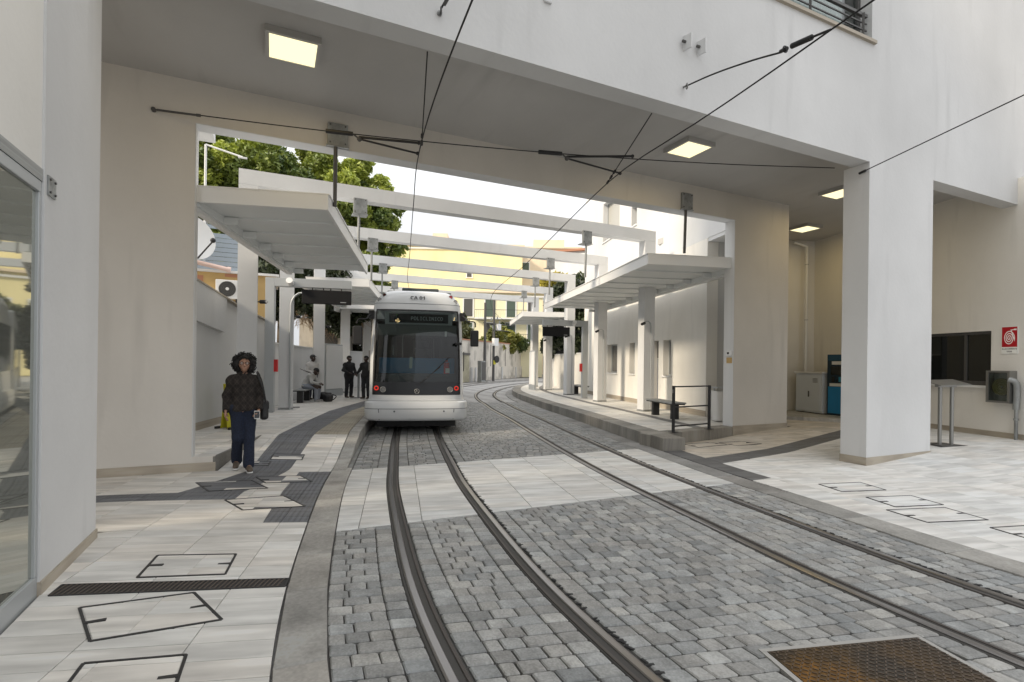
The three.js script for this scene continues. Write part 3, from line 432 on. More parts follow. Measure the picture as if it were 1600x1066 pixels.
  part('wing_roof', wuv(span(-7, -1.46, 16, 16.2, -5.86, 4.5)), M.white, b);
  part('lintel', span(-1.54, -1.468, 2.945, 3.03, -4.619, 4.5), M.galv, b);
  part('end_plate', span(-1.459, -1.45, 2.87, 3.01, -4.80, -4.66), M.galv, b);
  parts('bolt', [[2.895, -4.775], [2.985, -4.775], [2.895, -4.685], [2.985, -4.685]].map(([y, z]) => new THREE.CylinderGeometry(0.009, 0.009, 0.012, 8).rotateZ(Math.PI / 2).translate(-1.446, y, z)), M.darkSteel, b);
  const d = part('entrance_glazing', [span(-1.55, -1.472, 0.02, 0.2, -4.618, 1.5, 0.006), span(-1.55, -1.472, 2.865, 2.943, -4.618, 1.5, 0.006), span(-1.55, -1.472, 0.2, 2.865, -4.618, -4.575, 0.006), span(-1.55, -1.472, 0.2, 2.865, -3.05, -2.95, 0.006), span(-1.55, -1.472, 0.2, 2.865, -1.2, -1.1, 0.006)], M.alu, b);
  for (const [a, c] of [[-4.575, -3.05], [-2.95, -1.2], [-1.1, 1.5]]) { part('pane', span(-1.51, -1.492, 0.2, 2.865, a, c), M.glassDoor, d); }
  part('wing_wall', wuv(span(-2.2, -1.475, 0, 2.944, 1.5, 4.5)), M.offwhite, b);
}
// wall fittings of the facade
{
  const fix = (name, label, cat, x, y, fn, group) => { const t = thing(name, label, cat, [x, y, -5.48], 0, group); fn(t); return t; };
  fix('wall_anchor', 'dark eye bolt on the facade at the top edge left of the wire', 'anchor', 1.62, 5.57, (t) => { part('base_disc', new THREE.CylinderGeometry(0.03, 0.03, 0.02, 10).rotateX(Math.PI / 2).translate(0, 0, 0.01), M.steel, t); part('eye', new THREE.TorusGeometry(0.03, 0.01, 6, 12).rotateY(1.2).translate(0, 0, 0.06), M.darkSteel, t); part('wire', rod([0, 0.02, 0.07], [0.6, 1.1, 1.9], 0.011), M.blackWire, t); part('clamp', rod([0.02, 0.04, 0.1], [0.1, 0.19, 0.36], 0.02), M.darkSteel, t); });
  for (const [x, l] of [[5.13, 'white tilted wall plate on the facade, left one of the pair'], [5.39, 'white tilted wall plate on the facade, right one of the pair']]) fix('wall_plate', l, 'wall bracket', x, 6.2, (t) => { part('plate', box(0.02, 0.2, 0.13, 0, 0, 0.065).rotateY(0.25), M.white, t); part('bolt', new THREE.CylinderGeometry(0.02, 0.02, 0.05, 8).rotateZ(Math.PI / 2).translate(-0.035, 0, 0.05), M.darkSteel, t); });
  fix('wall_plate', 'small white bracket on the facade at the very top of the picture', 'wall bracket', 2.97, 6.17, (t) => { part('plate', box(0.1, 0.14, 0.03, 0, 0, 0.015), M.white, t); part('arm', rod([0, 0, 0.03], [-0.03, 0.08, 0.18], 0.014), M.steel, t); });
}
// ceiling lamps
[[0.19, -7.39, 'lit square ceiling lamp nearest on the left, above the passage'], [7.12, -7.42, 'lit square ceiling lamp right of the middle, over the second track'], [12.1, -7.7, 'lit square ceiling lamp half hidden by the white pillar'], [14.3, -10.15, 'lit square ceiling lamp farthest back, above the grey cabinet']].forEach(([x, z, l]) => {
  const t = thing('ceiling_lamp', l, 'ceiling lamp', [x, 5.9, z], 0, 'square ceiling lamps of the passage');
  part('housing', [span(-0.33, 0.33, -0.085, -0.002, -0.33, -0.285), span(-0.33, 0.33, -0.085, -0.002, 0.285, 0.33), span(-0.33, -0.285, -0.085, -0.002, -0.285, 0.285), span(0.285, 0.33, -0.085, -0.002, -0.285, 0.285)], M.lampFrame, t);
  part('diffuser', span(-0.285, 0.285, -0.078, -0.04, -0.285, 0.285), M.lampGlow, t);
  const q = new THREE.RectAreaLight(0xffdf9a, 10, 0.56, 0.56); q.position.set(0, -0.09, 0); q.rotation.x = -Math.PI / 2; t.add(q);
});

// ---------------------------------------------------------------- platform structures
const PZ = [-12.85, -16.75, -20.85, -24.95, -29.05], PX = [[-0.74, 10.99], [0.15, 11.94], [1.38, 13.01], [2.84, 14.11], [4.5, 15.4]];
const ordi = ['nearest', 'second', 'third', 'fourth', 'farthest'];
PZ.forEach((z, i) => {
  const [a, c] = PX[i], t = thing('pergola_frame', `white concrete portal frame over the tracks, ${ordi[i]} of the five`, 'portal frame', [0, 0, z], 0, 'white portal frames over the stop');
  part('beam', wuv(span(a, c, 5.64, 5.975, -0.3, 0)), M.white, t);
  part('column', wuv(span(a, a + 0.4, PLAT - 0.05, 5.638, -0.3, -0.002)), M.white, t);
  part('column', wuv(span(c - 0.42, c, PLAT - 0.05, 5.638, -0.3, -0.002)), M.white, t);
  parts('base_trim', [span(a - 0.008, a + 0.408, PLAT, PLAT + 0.06, -0.308, 0.006), span(c - 0.428, c + 0.008, PLAT, PLAT + 0.06, -0.308, 0.006)], M.galv, t);
});
// hangers: a box plate on the beam, a rod down to the canopy
const hang = [[0.93, -9.0, 'on the dark passage wall, left'], [8.56, -9.0, 'on the dark passage wall, right'], [1.87, -12.85, 'on the nearest portal frame, left'], [8.38, -12.85, 'on the nearest portal frame, right'], [2.84, -16.75, 'on the second portal frame, left'], [9.34, -16.75, 'on the second portal frame, right'], [3.95, -20.85, 'on the third portal frame, left'], [10.87, -20.85, 'on the third portal frame, right'], [5.3, -24.95, 'on the fourth portal frame, left'], [12.3, -24.95, 'on the fourth portal frame, right']];
hang.forEach(([x, z, w]) => {
  const t = thing('canopy_hanger', `grey steel plate with a rod holding the canopy, ${w}`, 'steel hanger', [x, 5.28, z], 0, 'steel hangers of the canopies');
  part('bracket', [span(-0.16, 0.16, 0.02, 0.39, 0, 0.06, 0.006), span(-0.18, 0.18, 0.0, 0.018, -0.2, 0.07)], M.galv, t);
  parts('bolt', [[-0.12, 0.35], [0.12, 0.35], [-0.12, 0.06], [0.12, 0.06]].map(([a, c]) => new THREE.CylinderGeometry(0.014, 0.014, 0.02, 6).rotateX(Math.PI / 2).translate(a, c, 0.066)), M.darkSteel, t);
  part('rod', rod([-0.03, 0, 0.03], [-0.03, -0.98, 0.0], 0.032), z === -9 ? M.darkSteel : M.galv, t);
});
// canopies: sloping boards that overlap like steps, framed by edge boards
function canopy(label, pos, turn, W, L, n, left) {
  const t = thing('platform_canopy', label, 'canopy', [pos[0], 4.12, pos[1]], turn, 'stepped white canopies over the platforms');
  part('front_board', span(0, W, 0, 0.24, -0.06, 0, 0.008), M.canopyEdge, t);
  part('edge_board', left ? span(W - 0.05, W, 0.0, 0.24, -L, -0.061) : span(0, 0.05, 0.0, 0.24, -L, -0.061), M.canopyEdge, t);
  part('edge_board', left ? span(0, 0.05, -0.05, 0.2, -L, -0.061) : span(W - 0.05, W, -0.05, 0.2, -L, -0.061), M.canopy, t);
  const st = (L - 0.08) / n;
  for (let i = 0; i < n; i++) { const g = new THREE.BoxGeometry(W - 0.1, 0.036, st - 0.003); g.rotateX(0.034); g.translate(W / 2, 0.08, -0.08 - st * (i + 0.5)); part('roof_panel', g, M.canopy, t); }
  const q = left ? 0.28 : W - 0.28; parts('cross_rib', Array.from({ length: n }, (_, i) => span(left ? 0.05 : q, left ? q : W - 0.05, -0.06, 0.06, -0.08 - st * (i + 1) - 0.0, -0.08 - st * (i + 1) + 0.03)), M.canopy, t);
  part('roof_sheet', span(-0.02, W + 0.02, 0.24, 0.26, -L, 0.0), M.canopyEdge, t);
  part('gutter', left ? span(-0.12, -0.001, -0.1, 0.1, -L, -0.1) : span(W + 0.001, W + 0.12, -0.1, 0.1, -L, -0.1), M.canopyEdge, t);
  return t;
}
canopy('near left canopy of stepped white boards, hung below the passage opening', [-1.12, -9.12], -15 * RAD, 1.95, 6.0, 6, true);
canopy('near right long canopy of stepped white boards reaching over the bench', [8.03, -9.66], -15 * RAD, 2.36, 10.5, 10, false);
canopy('second left canopy, above the men waiting by the map panel', [0.9, -17.4], -16 * RAD, 1.95, 6.2, 6, true);
canopy('farthest left canopy, low and pale beside the roof of the tram', [2.55, -24.4], -19 * RAD, 2.1, 6.0, 6, true);
canopy('far right canopy behind the hanging display board', [11.46, -23.4], -19 * RAD, 2.36, 6.5, 6, false);

// sign gantries
function gantry(label, x, z, turn, h, L, dir, dl) {
  const t = thing('sign_gantry', label, 'sign gantry', [x, PLAT, z], turn, undefined);
  part('post', span(-0.12, 0.12, 0, h, -0.1, 0.1, 0.006), M.alu, t);
  part('arm', dir > 0 ? span(0.121, L, h - 0.24, h, -0.1, 0.1, 0.006) : span(-L, -0.121, h - 0.24, h, -0.1, 0.1, 0.006), M.alu, t);
  part('fire_call_box', dir > 0 ? span(0.121, 0.21, 1.15, 1.5, -0.06, 0.08) : span(-0.21, -0.121, 1.15, 1.5, -0.06, 0.08), M.red, t);
  const c = dir > 0 ? L - dl / 2 : -L + dl / 2;
  const p = part('display', box(dl, 0.4, 0.12, c, h - 0.5, 0.02, 0, 0.02), M.screenBlack, t);
  parts('bracket', [-0.4, -0.1, 0.1, 0.4].map((q) => span(c + q - 0.015, c + q + 0.015, h - 0.31, h - 0.241, 0, 0.03)), M.darkSteel, p);
  part('maker_mark', box(0.16, 0.02, 0.004, c + 0.45 * (dl / 1.34), h - 0.64, 0.083), M.alu, p);
  const s = part('loudspeaker', new THREE.CylinderGeometry(0.09, 0.09, 0.2, 16).rotateX(1.25).rotateZ(0.2).translate(dir * 0.55, h - 0.12, 0.2), M.whiteMetal, t); void s;
  return t;
}
gantry('grey sign gantry on the left platform with a switched off display board', -0.09, -16.1, -12 * RAD, 3.82, 2.2, 1, 1.36);
gantry('grey sign gantry on the right platform with a switched off display board', 12.3, -18.9, -14 * RAD, 3.36, 1.9, -1, 1.2);

// small cameras and bent pipes on the right columns
[[0, 10.57, -12.85], [1, 11.52, -16.75], [2, 12.59, -20.85], [3, 13.69, -24.95]].forEach(([i, x, z]) => {
  const t = thing('platform_camera', `small dark camera on a bent pipe, on the right column of the ${ordi[i]} portal frame`, 'camera', [x, PLAT, z], 0, 'cameras on the right columns');
  part('conduit', tube([[0.24, 0.1, 0.03], [0.24, 2.7, 0.03], [0.2, 2.83, 0.03], [0.08, 2.85, 0.03], [-0.06, 2.8, 0.03]], 0.018, 30), M.alu, t);
  part('body', rod([-0.02, 2.79, 0.04], [-0.16, 2.74, 0.08], 0.045, 10), M.black, t);
});
[[-0.36, -12.85, 'nearest'], [0.55, -16.75, 'second'], [1.78, -20.85, 'third'], [3.25, -24.95, 'fourth']].forEach(([x, z, w]) => { const t = thing('platform_camera', `small dark camera with a white lens on the left column of the ${w} portal frame`, 'camera', [x, 3.05, z - 0.15], 0, 'cameras on the left columns'); part('arm', rod([0, 0, 0], [0.08, 0, 0], 0.015), M.black, t); part('body', rod([0.08, 0, 0.03], [0.2, 0.0, 0.1], 0.045, 10), M.black, t); part('lens', new THREE.SphereGeometry(0.035, 10, 8).translate(0.2, 0.0, 0.1), M.paper, t); });
{ const t = thing('conduit_pipe', 'thin grey pipe running down the second left column', 'pipe', [0.46, PLAT, -16.72]); part('pipe', tube([[0, 0, 0], [0, 2.9, 0], [0.04, 3.3, 0], [0.2, 3.5, 0], [0.45, 3.52, 0.1]], 0.03, 30), M.alu, t); }

// benches
function bench(label, x, z, turn, group) { const t = thing('platform_bench', label, 'bench', [x, PLAT, z], turn, group); part('seat', box(0.45, 0.04, 1.6, 0, 0.449, 0, 0, 0.008), M.galv, t); part('seat_frame', span(-0.2, 0.2, 0.4, 0.428, -0.78, 0.78), M.iron, t); for (const s of [-1, 1]) part('leg', box(0.2, 0.398, 0.12, 0, 0.199, s * 0.58, 0, 0.006), M.iron, t); return t; }
bench('black steel bench behind the handrail on the right platform', 10.1, -11.35, -15 * RAD, 'black platform benches');
bench('small black bench far along the right platform, before the low white wall', 13.35, -20.9, -15 * RAD, 'black platform benches');
bench('black bench on the left platform with a man sitting on it', 1.0, -19.9, -14 * RAD, 'black platform benches');
{ // handrail at the platform end
  const t = thing('handrail', 'black steel handrail at the near end of the right platform', 'handrail', [7.99, PLAT, -8.7], 0.12);
  for (const x of [0, 1.22]) { part('post', span(x - 0.03, x + 0.03, 0, 1.02, -0.02, 0.02), M.iron, t); part('foot_plate', span(x - 0.08, x + 0.08, 0.001, 0.012, -0.07, 0.07), M.iron, t); }
  for (const y of [1.0, 0.55, 0.13]) part('rail', span(0.031, 1.189, y - 0.015, y + 0.015, -0.012, 0.012), M.iron, t);
  part('tag', span(-0.033, -0.031, 0.86, 0.94, -0.02, 0.02), M.steel, t);
}
{ const t = thing('litter_bin', 'white tapered litter bin against the grey wall behind the handrail', 'bin', [10.75, PLAT, -9.95], -0.3); const g = new THREE.CylinderGeometry(0.3, 0.24, 0.78, 4, 1).rotateY(Math.PI / 4); part('body', g.translate(0, 0.42, 0), M.whiteMetal, t); part('lid', box(0.44, 0.03, 0.44, 0, 0.9, 0), M.alu, t); parts('lid_post', [box(0.03, 0.1, 0.03, -0.18, 0.85, 0), box(0.03, 0.1, 0.03, 0.18, 0.85, 0)], M.alu, t); }
{ const t = thing('intercom', 'small white intercom with a tan plate on the passage wall end', 'intercom', [10.139, 1.95, -9.12]); part('case', span(-0.06, -0.001, 0.02, 0.14, -0.08, 0.08, 0.01), M.whiteMetal, t); part('screen', span(-0.063, -0.06, 0.06, 0.11, -0.03, 0.03), M.black, t); part('plate', span(-0.02, -0.001, -0.16, -0.02, -0.08, 0.08), M.ochre, t); }
// map totems
function totem(label, x, z, turn) { const t = thing('information_totem', label, 'map panel', [x, PLAT, z], turn, undefined); part('frame', [span(-0.08, -0.001, 0, 2.2, -0.5, 0.5, 0.01), span(0.0, 0.05, 0, 0.28, -0.5, 0.5)], M.alu, t); part('map_case', span(0, 0.04, 0.3, 2.14, -0.46, 0.46), M.whiteMetal, t); parts('map_sheet', [span(0.041, 0.043, 0.5, 0.95, -0.38, 0.38), span(0.041, 0.043, 1.02, 1.5, -0.38, 0.38), span(0.041, 0.043, 1.56, 2.05, -0.38, 0.38)], M.paper, t); return t; }
totem('grey information totem with white map sheets, behind the seated man', 2.35, -23.0, -50 * RAD);
totem('slim information totem far along the right platform', 13.2, -25.6, 170 * RAD);
{ const t = thing('reading_post', 'thin grey post with a slanted black panel, left of the bench', 'post', [0.47, PLAT, -17.5]); part('post', span(-0.05, 0.05, 0, 1.12, -0.03, 0.03), M.alu, t); part('panel', box(0.36, 0.02, 0.28, 0, 1.18, 0).rotateX(0).rotateZ(-0.4).translate(0.42, 0.1, 0).translate(-0.42, -0.04, 0), M.darkSteel, t); part('foot', span(-0.25, 0.3, 0.001, 0.012, -0.15, 0.15), M.darkSteel, t); }
{ const t = thing('warning_board', 'yellow folding floor sign leaning by the wall behind the woman', 'floor sign', [-0.81, PLAT, -12.55], 0.75); part('board', [box(0.34, 0.95, 0.02, 0, 0.48, 0.1).rotateX(-0.14)], M.yellow, t); part('board', [box(0.34, 0.95, 0.02, 0, 0.48, -0.1).rotateX(0.14)], M.yellow, t); part('print_panel', box(0.3, 0.3, 0.004, 0, 0.62, 0.113).rotateX(-0.14), M.black, t); parts('foot', [box(0.44, 0.05, 0.05, 0, 0.025, 0.2), box(0.44, 0.05, 0.05, 0, 0.025, -0.2)], M.black, t); }

// ---------------------------------------------------------------- right side under the passage
{
  const t = thing('equipment_cabinet', 'pale grey metal cabinet with a sloping lid under the passage', 'cabinet', [15.45, 0.3, -10.45], -15 * RAD);
  part('body', span(-0.35, 0.35, 0.02, 1.22, -0.55, 0.55, 0.01), M.cabinet, t); part('lid', box(0.78, 0.05, 1.18, 0, 1.25, 0, 0, 0.008), M.whiteMetal, t);
  const d = part('door', span(-0.375, -0.352, 0.06, 1.18, -0.5, 0.5, 0.006), M.cabinet, t); part('handle', span(-0.39, -0.376, 0.5, 0.68, 0.02, 0.06), M.darkSteel, d); parts('vent_slot', [0, 1, 2, 3].map((i) => span(-0.379, -0.3755, 0.95 + i * 0.035, 0.968 + i * 0.035, 0.2, 0.4)), M.galv, d); part('plinth', span(-0.33, 0.33, 0.0, 0.02, -0.53, 0.53), M.black, t);
}
{
  const t = thing('ticket_machine', 'tall blue ticket machine between the cabinet and the dark door', 'ticket machine', [15.3, 0.3, -9.58], -15 * RAD - Math.PI / 2 + 0.35);
  const z = 0.26; // front towards +z of the machine
  part('body', span(-0.34, 0.34, 0, 1.8, -0.25, 0.25, 0.012), mat([0.012, 0.035, 0.06], 0.5), t); part('front_panel', span(-0.3, 0.3, 0.06, 0.85, z - 0.009, z + 0.006, 0.004), M.blue, t); part('header', span(-0.3, 0.3, 1.62, 1.78, z - 0.009, z + 0.01), mat([0.02, 0.09, 0.16], 0.4), t);
  part('screen', span(-0.22, 0.12, 1.2, 1.45, z - 0.009, z + 0.004), M.glassDark, t); part('notice', span(-0.2, 0.16, 1.5, 1.6, z - 0.008, z + 0.003), M.paper, t); part('notice', span(-0.26, 0.2, 0.86, 0.95, z - 0.008, z + 0.003), M.paper, t); part('keypad', span(0.0, 0.2, 1.0, 1.14, z - 0.008, z + 0.012), mat([0.05, 0.3, 0.45], 0.4), t); parts('coin_slot', [span(-0.2, -0.12, 0.98, 1.14, z - 0.008, z + 0.01), span(-0.08, -0.03, 1.0, 1.06, z - 0.008, z + 0.01)], M.black, t);
}
{
  const t = thing('open_door', 'dark framed door with a black handle beside the ticket machine', 'door', [14.5, 0.3, -8.55], -15 * RAD - Math.PI / 2 + 0.35);
  part('leaf', span(-0.45, 0.45, 0, 1.78, -0.03, 0.03), mat([0.05, 0.045, 0.035], 0.5), t); part('frame', [span(-0.5, -0.45, 0, 2.35, -0.06, 0.06), span(0.45, 0.5, 0, 2.35, -0.06, 0.06), span(-0.5, 0.5, 2.3, 2.38, -0.06, 0.06)], M.darkSteel, t); part('transom_pane', span(-0.44, 0.44, 1.82, 2.29, -0.01, 0.01), mat([0.42, 0.43, 0.4], 0.3), t); part('handle', [span(-0.4, -0.34, 0.82, 1.05, 0.031, 0.05), rod([-0.37, 0.95, 0.05], [-0.37, 0.95, 0.09], 0.012), rod([-0.37, 0.95, 0.09], [-0.24, 0.95, 0.09], 0.013)], M.black, t);
}
{ const t = thing('downpipe', 'white downpipe in the rear corner of the passage', 'pipe', [15.7, 0.25, -11.06]); part('pipe', [rod([0, 0, 0], [0, 5.4, 0], 0.045, 10), rod([0, 5.4, 0], [-0.5, 5.5, -0.1], 0.045, 10)], M.whiteMetal, t); parts('clip', [1, 3, 4.8].map((y) => new THREE.TorusGeometry(0.05, 0.012, 6, 12).rotateX(Math.PI / 2).translate(0, y, 0)), M.alu, t); }
// fire hose cabinet, sign, steel reading tables
{
  const p = onQ(0.19, 0.1), t = thing('fire_hose_box', 'grey steel fire hose box on the wall with a pipe to the ground', 'hose box', [p[0], 0, p[1]], -WA - Math.PI / 2);
  // local: +z out of the wall, +x along the wall
  part('case', [span(-0.24, 0.24, 0.98, 1.02, -0.1, 0.1), span(-0.24, 0.24, 1.65, 1.69, -0.1, 0.1), span(-0.24, -0.19, 1.02, 1.65, -0.1, 0.1), span(0.19, 0.24, 1.02, 1.65, -0.1, 0.1), span(-0.19, 0.19, 1.02, 1.65, -0.1, -0.06)], M.steel, t);
  parts('hose_coil', [0.05, 0.09, 0.13, 0.17].map((r) => new THREE.TorusGeometry(r, 0.024, 8, 22).translate(0, 1.33, -0.01)), mat([0.12, 0.11, 0.025], 0.7), t);
  part('pane', span(-0.185, 0.185, 1.025, 1.645, 0.07, 0.076), M.pane, t);
  part('pipe', [tube([[0.3, 0.05, 0.0], [0.3, 0.9, 0.0]], 0.035, 4, 10), tube([[0.3, 0.85, 0], [0.3, 1.4, 0.0], [0.28, 1.47, 0.03], [0.2, 1.5, 0.08]], 0.06, 14, 10), rod([0.3, 0.62, 0], [0.3, 0.66, 0], 0.05, 10)], M.galv, t);
}
{
  const W = 256, H = 384, c = document.createElement('canvas'); c.width = W; c.height = H; const g = c.getContext('2d');
  g.fillStyle = '#e9e9e4'; g.fillRect(0, 0, W, H); g.fillStyle = '#b00d1e'; g.fillRect(6, 6, W - 12, 284);
  g.strokeStyle = '#f2f0ec'; g.lineWidth = 13; g.lineCap = 'round'; g.beginPath(); for (let a = 0; a < 6.4 * Math.PI; a += 0.1) { const r = 6 + a * 4.6; const x = 122 + r * 0.88 * Math.cos(a - 1), y = 165 + r * 1.06 * Math.sin(a - 1); a ? g.lineTo(x, y) : g.moveTo(x, y); } g.lineTo(150, 52); g.lineTo(222, 44); g.stroke(); g.fillStyle = '#f2f0ec'; g.fillRect(196, 34, 44, 22);
  g.fillStyle = '#1a1a1a'; g.textAlign = 'center'; g.font = 'bold 29px sans-serif'; g.fillText('ALLACCIAMENTO', W / 2, 327, W - 16); g.fillText('UNI45', W / 2, 365);
  const tx = new THREE.CanvasTexture(c); tx.colorSpace = THREE.SRGBColorSpace;
  const p = onQ(0.1, 0.012), t = thing('fire_hose_sign', 'red sign with a white coiled hose symbol above the hose box', 'sign', [p[0], 2.37, p[1]], -WA - Math.PI / 2);
  part('board', box(0.32, 0.6, 0.01, 0, 0, -0.006), M.paper, t); part('print', new THREE.PlaneGeometry(0.318, 0.598).translate(0, 0, 0.002), mat(0xffffff, 0.45, { map: tx }), t);
}
function table(label, x, z, turn) { const t = thing('reading_table', label, 'reading stand', [x, HR(x, z), z], turn, 'brushed steel reading stands by the pillar'); part('post', rod([-0.1, 0.01, 0], [-0.1, 1.2, 0], 0.035, 12), M.steel, t); part('post', rod([0.14, 0.01, 0.02], [0.14, 1.2, 0.02], 0.035, 12), M.steel, t); part('top', box(0.66, 0.018, 0.42, 0, 0, 0).rotateX(0.22).rotateZ(0.04).translate(0.05, 1.26, 0), M.steel, t); part('top_bracket', box(0.4, 0.06, 0.08, 0.02, 1.2, 0), M.steel, t); part('base_plate', box(0.62, 0.012, 0.42, 0.05, 0.008, 0), M.darkSteel, t); return t; }
table('brushed steel reading stand just right of the white pillar', 12.35, -5.7, -0.35);

// ---------------------------------------------------------------- the tram
{
  const t = thing('tram', 'white tram with a large dark windscreen standing at the left platform', 'tram', [3.08, 0, -11.9], -14.5 * RAD);
  const LV = [[0.33, 1.17, -0.06], [0.36, 1.2, -0.01], [0.40, 1.22, 0.01], [0.60, 1.225, 0.02], [0.76, 1.22, 0.0], [0.80, 1.19, -0.03], [0.815, 1.14, -0.09], [0.90, 1.135, -0.10], [0.95, 1.135, -0.105], [1.3, 1.13, -0.125], [1.7, 1.125, -0.16], [2.1, 1.115, -0.205], [2.5, 1.10, -0.27], [2.85, 1.085, -0.34], [2.99, 1.075, -0.38], [3.08, 1.065, -0.41], [3.14, 1.06, -0.43], [3.16, 1.055, -0.44], [3.22, 1.03, -0.46], [3.36, 0.93, -0.53], [3.44, 0.85, -0.60], [3.49, 0.76, -0.68], [3.51, 0.60, -0.85]];
  const S = [-1, -0.995, -0.985, -0.965, -0.94, -0.9, -0.8, -0.6, -0.35, 0, 0.35, 0.6, 0.8, 0.9, 0.94, 0.965, 0.985, 0.995, 1];
  const at = (y, s, out = 0) => { const w = lin(LV.map((l) => [l[0], l[1]]), y), f = lin(LV.map((l) => [l[0], l[2]]), y), dd = 0.55, q = 1 - Math.pow(Math.max(0, 1 - Math.pow(Math.abs(s), 5)), 0.2); return new THREE.Vector3((w + out * Math.abs(s)) * s, y, f - dd * q - 0.05 * s * s + out * (1 - 0.6 * Math.abs(s))); };
  function patch(ys, ss, out, hole) { const pos = []; const quad = (a, b, c, d) => pos.push(...a.toArray(), ...b.toArray(), ...c.toArray(), ...a.toArray(), ...c.toArray(), ...d.toArray()); for (let i = 0; i < ys.length - 1; i++) for (let k = 0; k < ss.length - 1; k++) { if (hole && hole(ys[i], ys[i + 1], ss[k], ss[k + 1])) continue; quad(at(ys[i], ss[k], out), at(ys[i], ss[k + 1], out), at(ys[i + 1], ss[k + 1], out), at(ys[i + 1], ss[k], out)); } const g = new THREE.BufferGeometry(); g.setAttribute('position', new THREE.Float32BufferAttribute(pos, 3)); return g; }
  const smooth = (g) => { // average normals of shared corners when nearly parallel
    g.computeVertexNormals(); const p = g.attributes.position, n = g.attributes.normal, m = new Map(); for (let i = 0; i < p.count; i++) { const k = [p.getX(i), p.getY(i), p.getZ(i)].map((v) => Math.round(v * 2000)).join(); (m.get(k) ?? m.set(k, []).get(k)).push(i); }
    const o = new Float32Array(n.array); for (const l of m.values()) for (const i of l) { const v = new THREE.Vector3(); for (const j of l) { const d = n.getX(i) * n.getX(j) + n.getY(i) * n.getY(j) + n.getZ(i) * n.getZ(j); if (d > 0.8) v.add(new THREE.Vector3(n.getX(j), n.getY(j), n.getZ(j))); } v.normalize(); o.set([v.x, v.y, v.z], 3 * i); } n.array.set(o); return g; };
  const YS = LV.map((l) => l[0]), BACK = -7.5;
  const shell = patch(YS, S, 0, (a, b, c, d) => a >= 0.949 && b <= 2.991 && c >= -0.9001 && d <= 0.9001);
  const side = []; for (const s of [-1, 1]) for (let i = 0; i < YS.length - 1; i++) { const a = at(YS[i], s), b = at(YS[i + 1], s), c = b.clone(), d = a.clone(); c.z = d.z = BACK; const q = s > 0 ? [a, d, c, a, c, b] : [a, b, c, a, c, d]; for (const v of q) side.push(...v.toArray()); }
  { const y = 3.51; const a = at(y, -1), b = at(y, 1), f = at(y, 0); const c = [b.x, y, BACK], e = [a.x, y, BACK]; side.push(a.x, y, a.z, b.x, y, b.z, ...c, a.x, y, a.z, ...c, ...e, a.x, y, a.z, f.x, y, f.z, b.x, y, b.z); }
  const sg = new THREE.BufferGeometry(); sg.setAttribute('position', new THREE.Float32BufferAttribute(side, 3));
  part('body', mergeGeometries([smooth(shell), smooth(sg)].map((g) => flat(g))), M.tramWhite, t);
  const gs = S.slice(5, 14), gy = [0.945, 0.98, ...YS.filter((y) => y > 0.99 && y < 2.98), 2.965, 2.995];
  part('windscreen', flat(smooth(patch([1.25, 1.5, 1.7, 2.1, 2.5, 2.85, 2.97], [-0.89, -0.8, -0.6, -0.35, 0, 0.35, 0.6, 0.8, 0.89], 0.006))), M.tramGlass, t);
  part('lower_mask', flat(smooth(patch([0.955, 1.0, 1.1, 1.25], [-0.895, -0.8, -0.6, -0.35, 0, 0.35, 0.6, 0.8, 0.895], 0.008))), M.tramBlack, t);
  part('windscreen_seal', [patch([0.94, 0.958], gs, 0.011), patch([2.965, 2.998], gs, 0.011), patch([0.945, 1.3, 1.7, 2.1, 2.5, 2.85, 2.995], [-0.91, -0.88], 0.011), patch([0.945, 1.3, 1.7, 2.1, 2.5, 2.85, 2.995], [0.88, 0.91], 0.011)].map((g) => flat(smooth(g))), M.black, t);
  void gy;
  // bumper joints and panel lines
  part('bumper_joint', [patch([0.61, 0.624], S, 0.003), patch([0.36, 0.61], [-0.724, -0.71], 0.003), patch([0.36, 0.61], [0.71, 0.724], 0.003), patch([0.80, 0.808], S, 0.004)].map((g) => flat(smooth(g))), M.tramGrey, t);
  part('dome_joint', flat(smooth(patch([3.142, 3.156], S, 0.004))), M.tramGrey, t);
  parts('bumper_bolt', [-0.42, 0.52].map((s) => { const p = at(0.56, s, 0.004); return new THREE.CylinderGeometry(0.022, 0.022, 0.01, 10).rotateX(Math.PI / 2).translate(p.x, p.y, p.z); }), M.tramGrey, t);
  const lamp = (name, s, y, r, m, ring) => { const p = at(y, s, 0.012), o = part(name, new THREE.CylinderGeometry(r, r, 0.02, 20).rotateX(Math.PI / 2).translate(p.x, p.y, p.z), ring ? M.black : m, t); if (ring) part('glowing_ring', new THREE.TorusGeometry(r * 0.78, r * 0.24, 8, 24).translate(p.x, p.y, p.z + 0.012), m, o); else part('rim', new THREE.TorusGeometry(r, 0.008, 6, 20).translate(p.x, p.y, p.z + 0.008), M.steel, o); return o; };
  lamp('tail_light', -0.825, 1.1, 0.055, M.redGlow, true); lamp('tail_light', 0.825, 1.1, 0.055, M.redGlow, true);
  lamp('headlight', -0.69, 1.07, 0.062, mat([0.16, 0.16, 0.16], 0.2)); lamp('headlight', 0.69, 1.07, 0.062, mat([0.16, 0.16, 0.16], 0.2));
  lamp('roof_lamp', -0.86, 3.36, 0.045, mat([0.05, 0.004, 0.006], 0.2)); lamp('roof_lamp', 0.86, 3.36, 0.045, mat([0.32, 0.02, 0.03], 0.2)); lamp('roof_lamp', -0.9, 3.24, 0.045, mat([0.32, 0.32, 0.33], 0.25)); lamp('roof_lamp', 0.9, 3.24, 0.045, mat([0.32, 0.32, 0.33], 0.25));
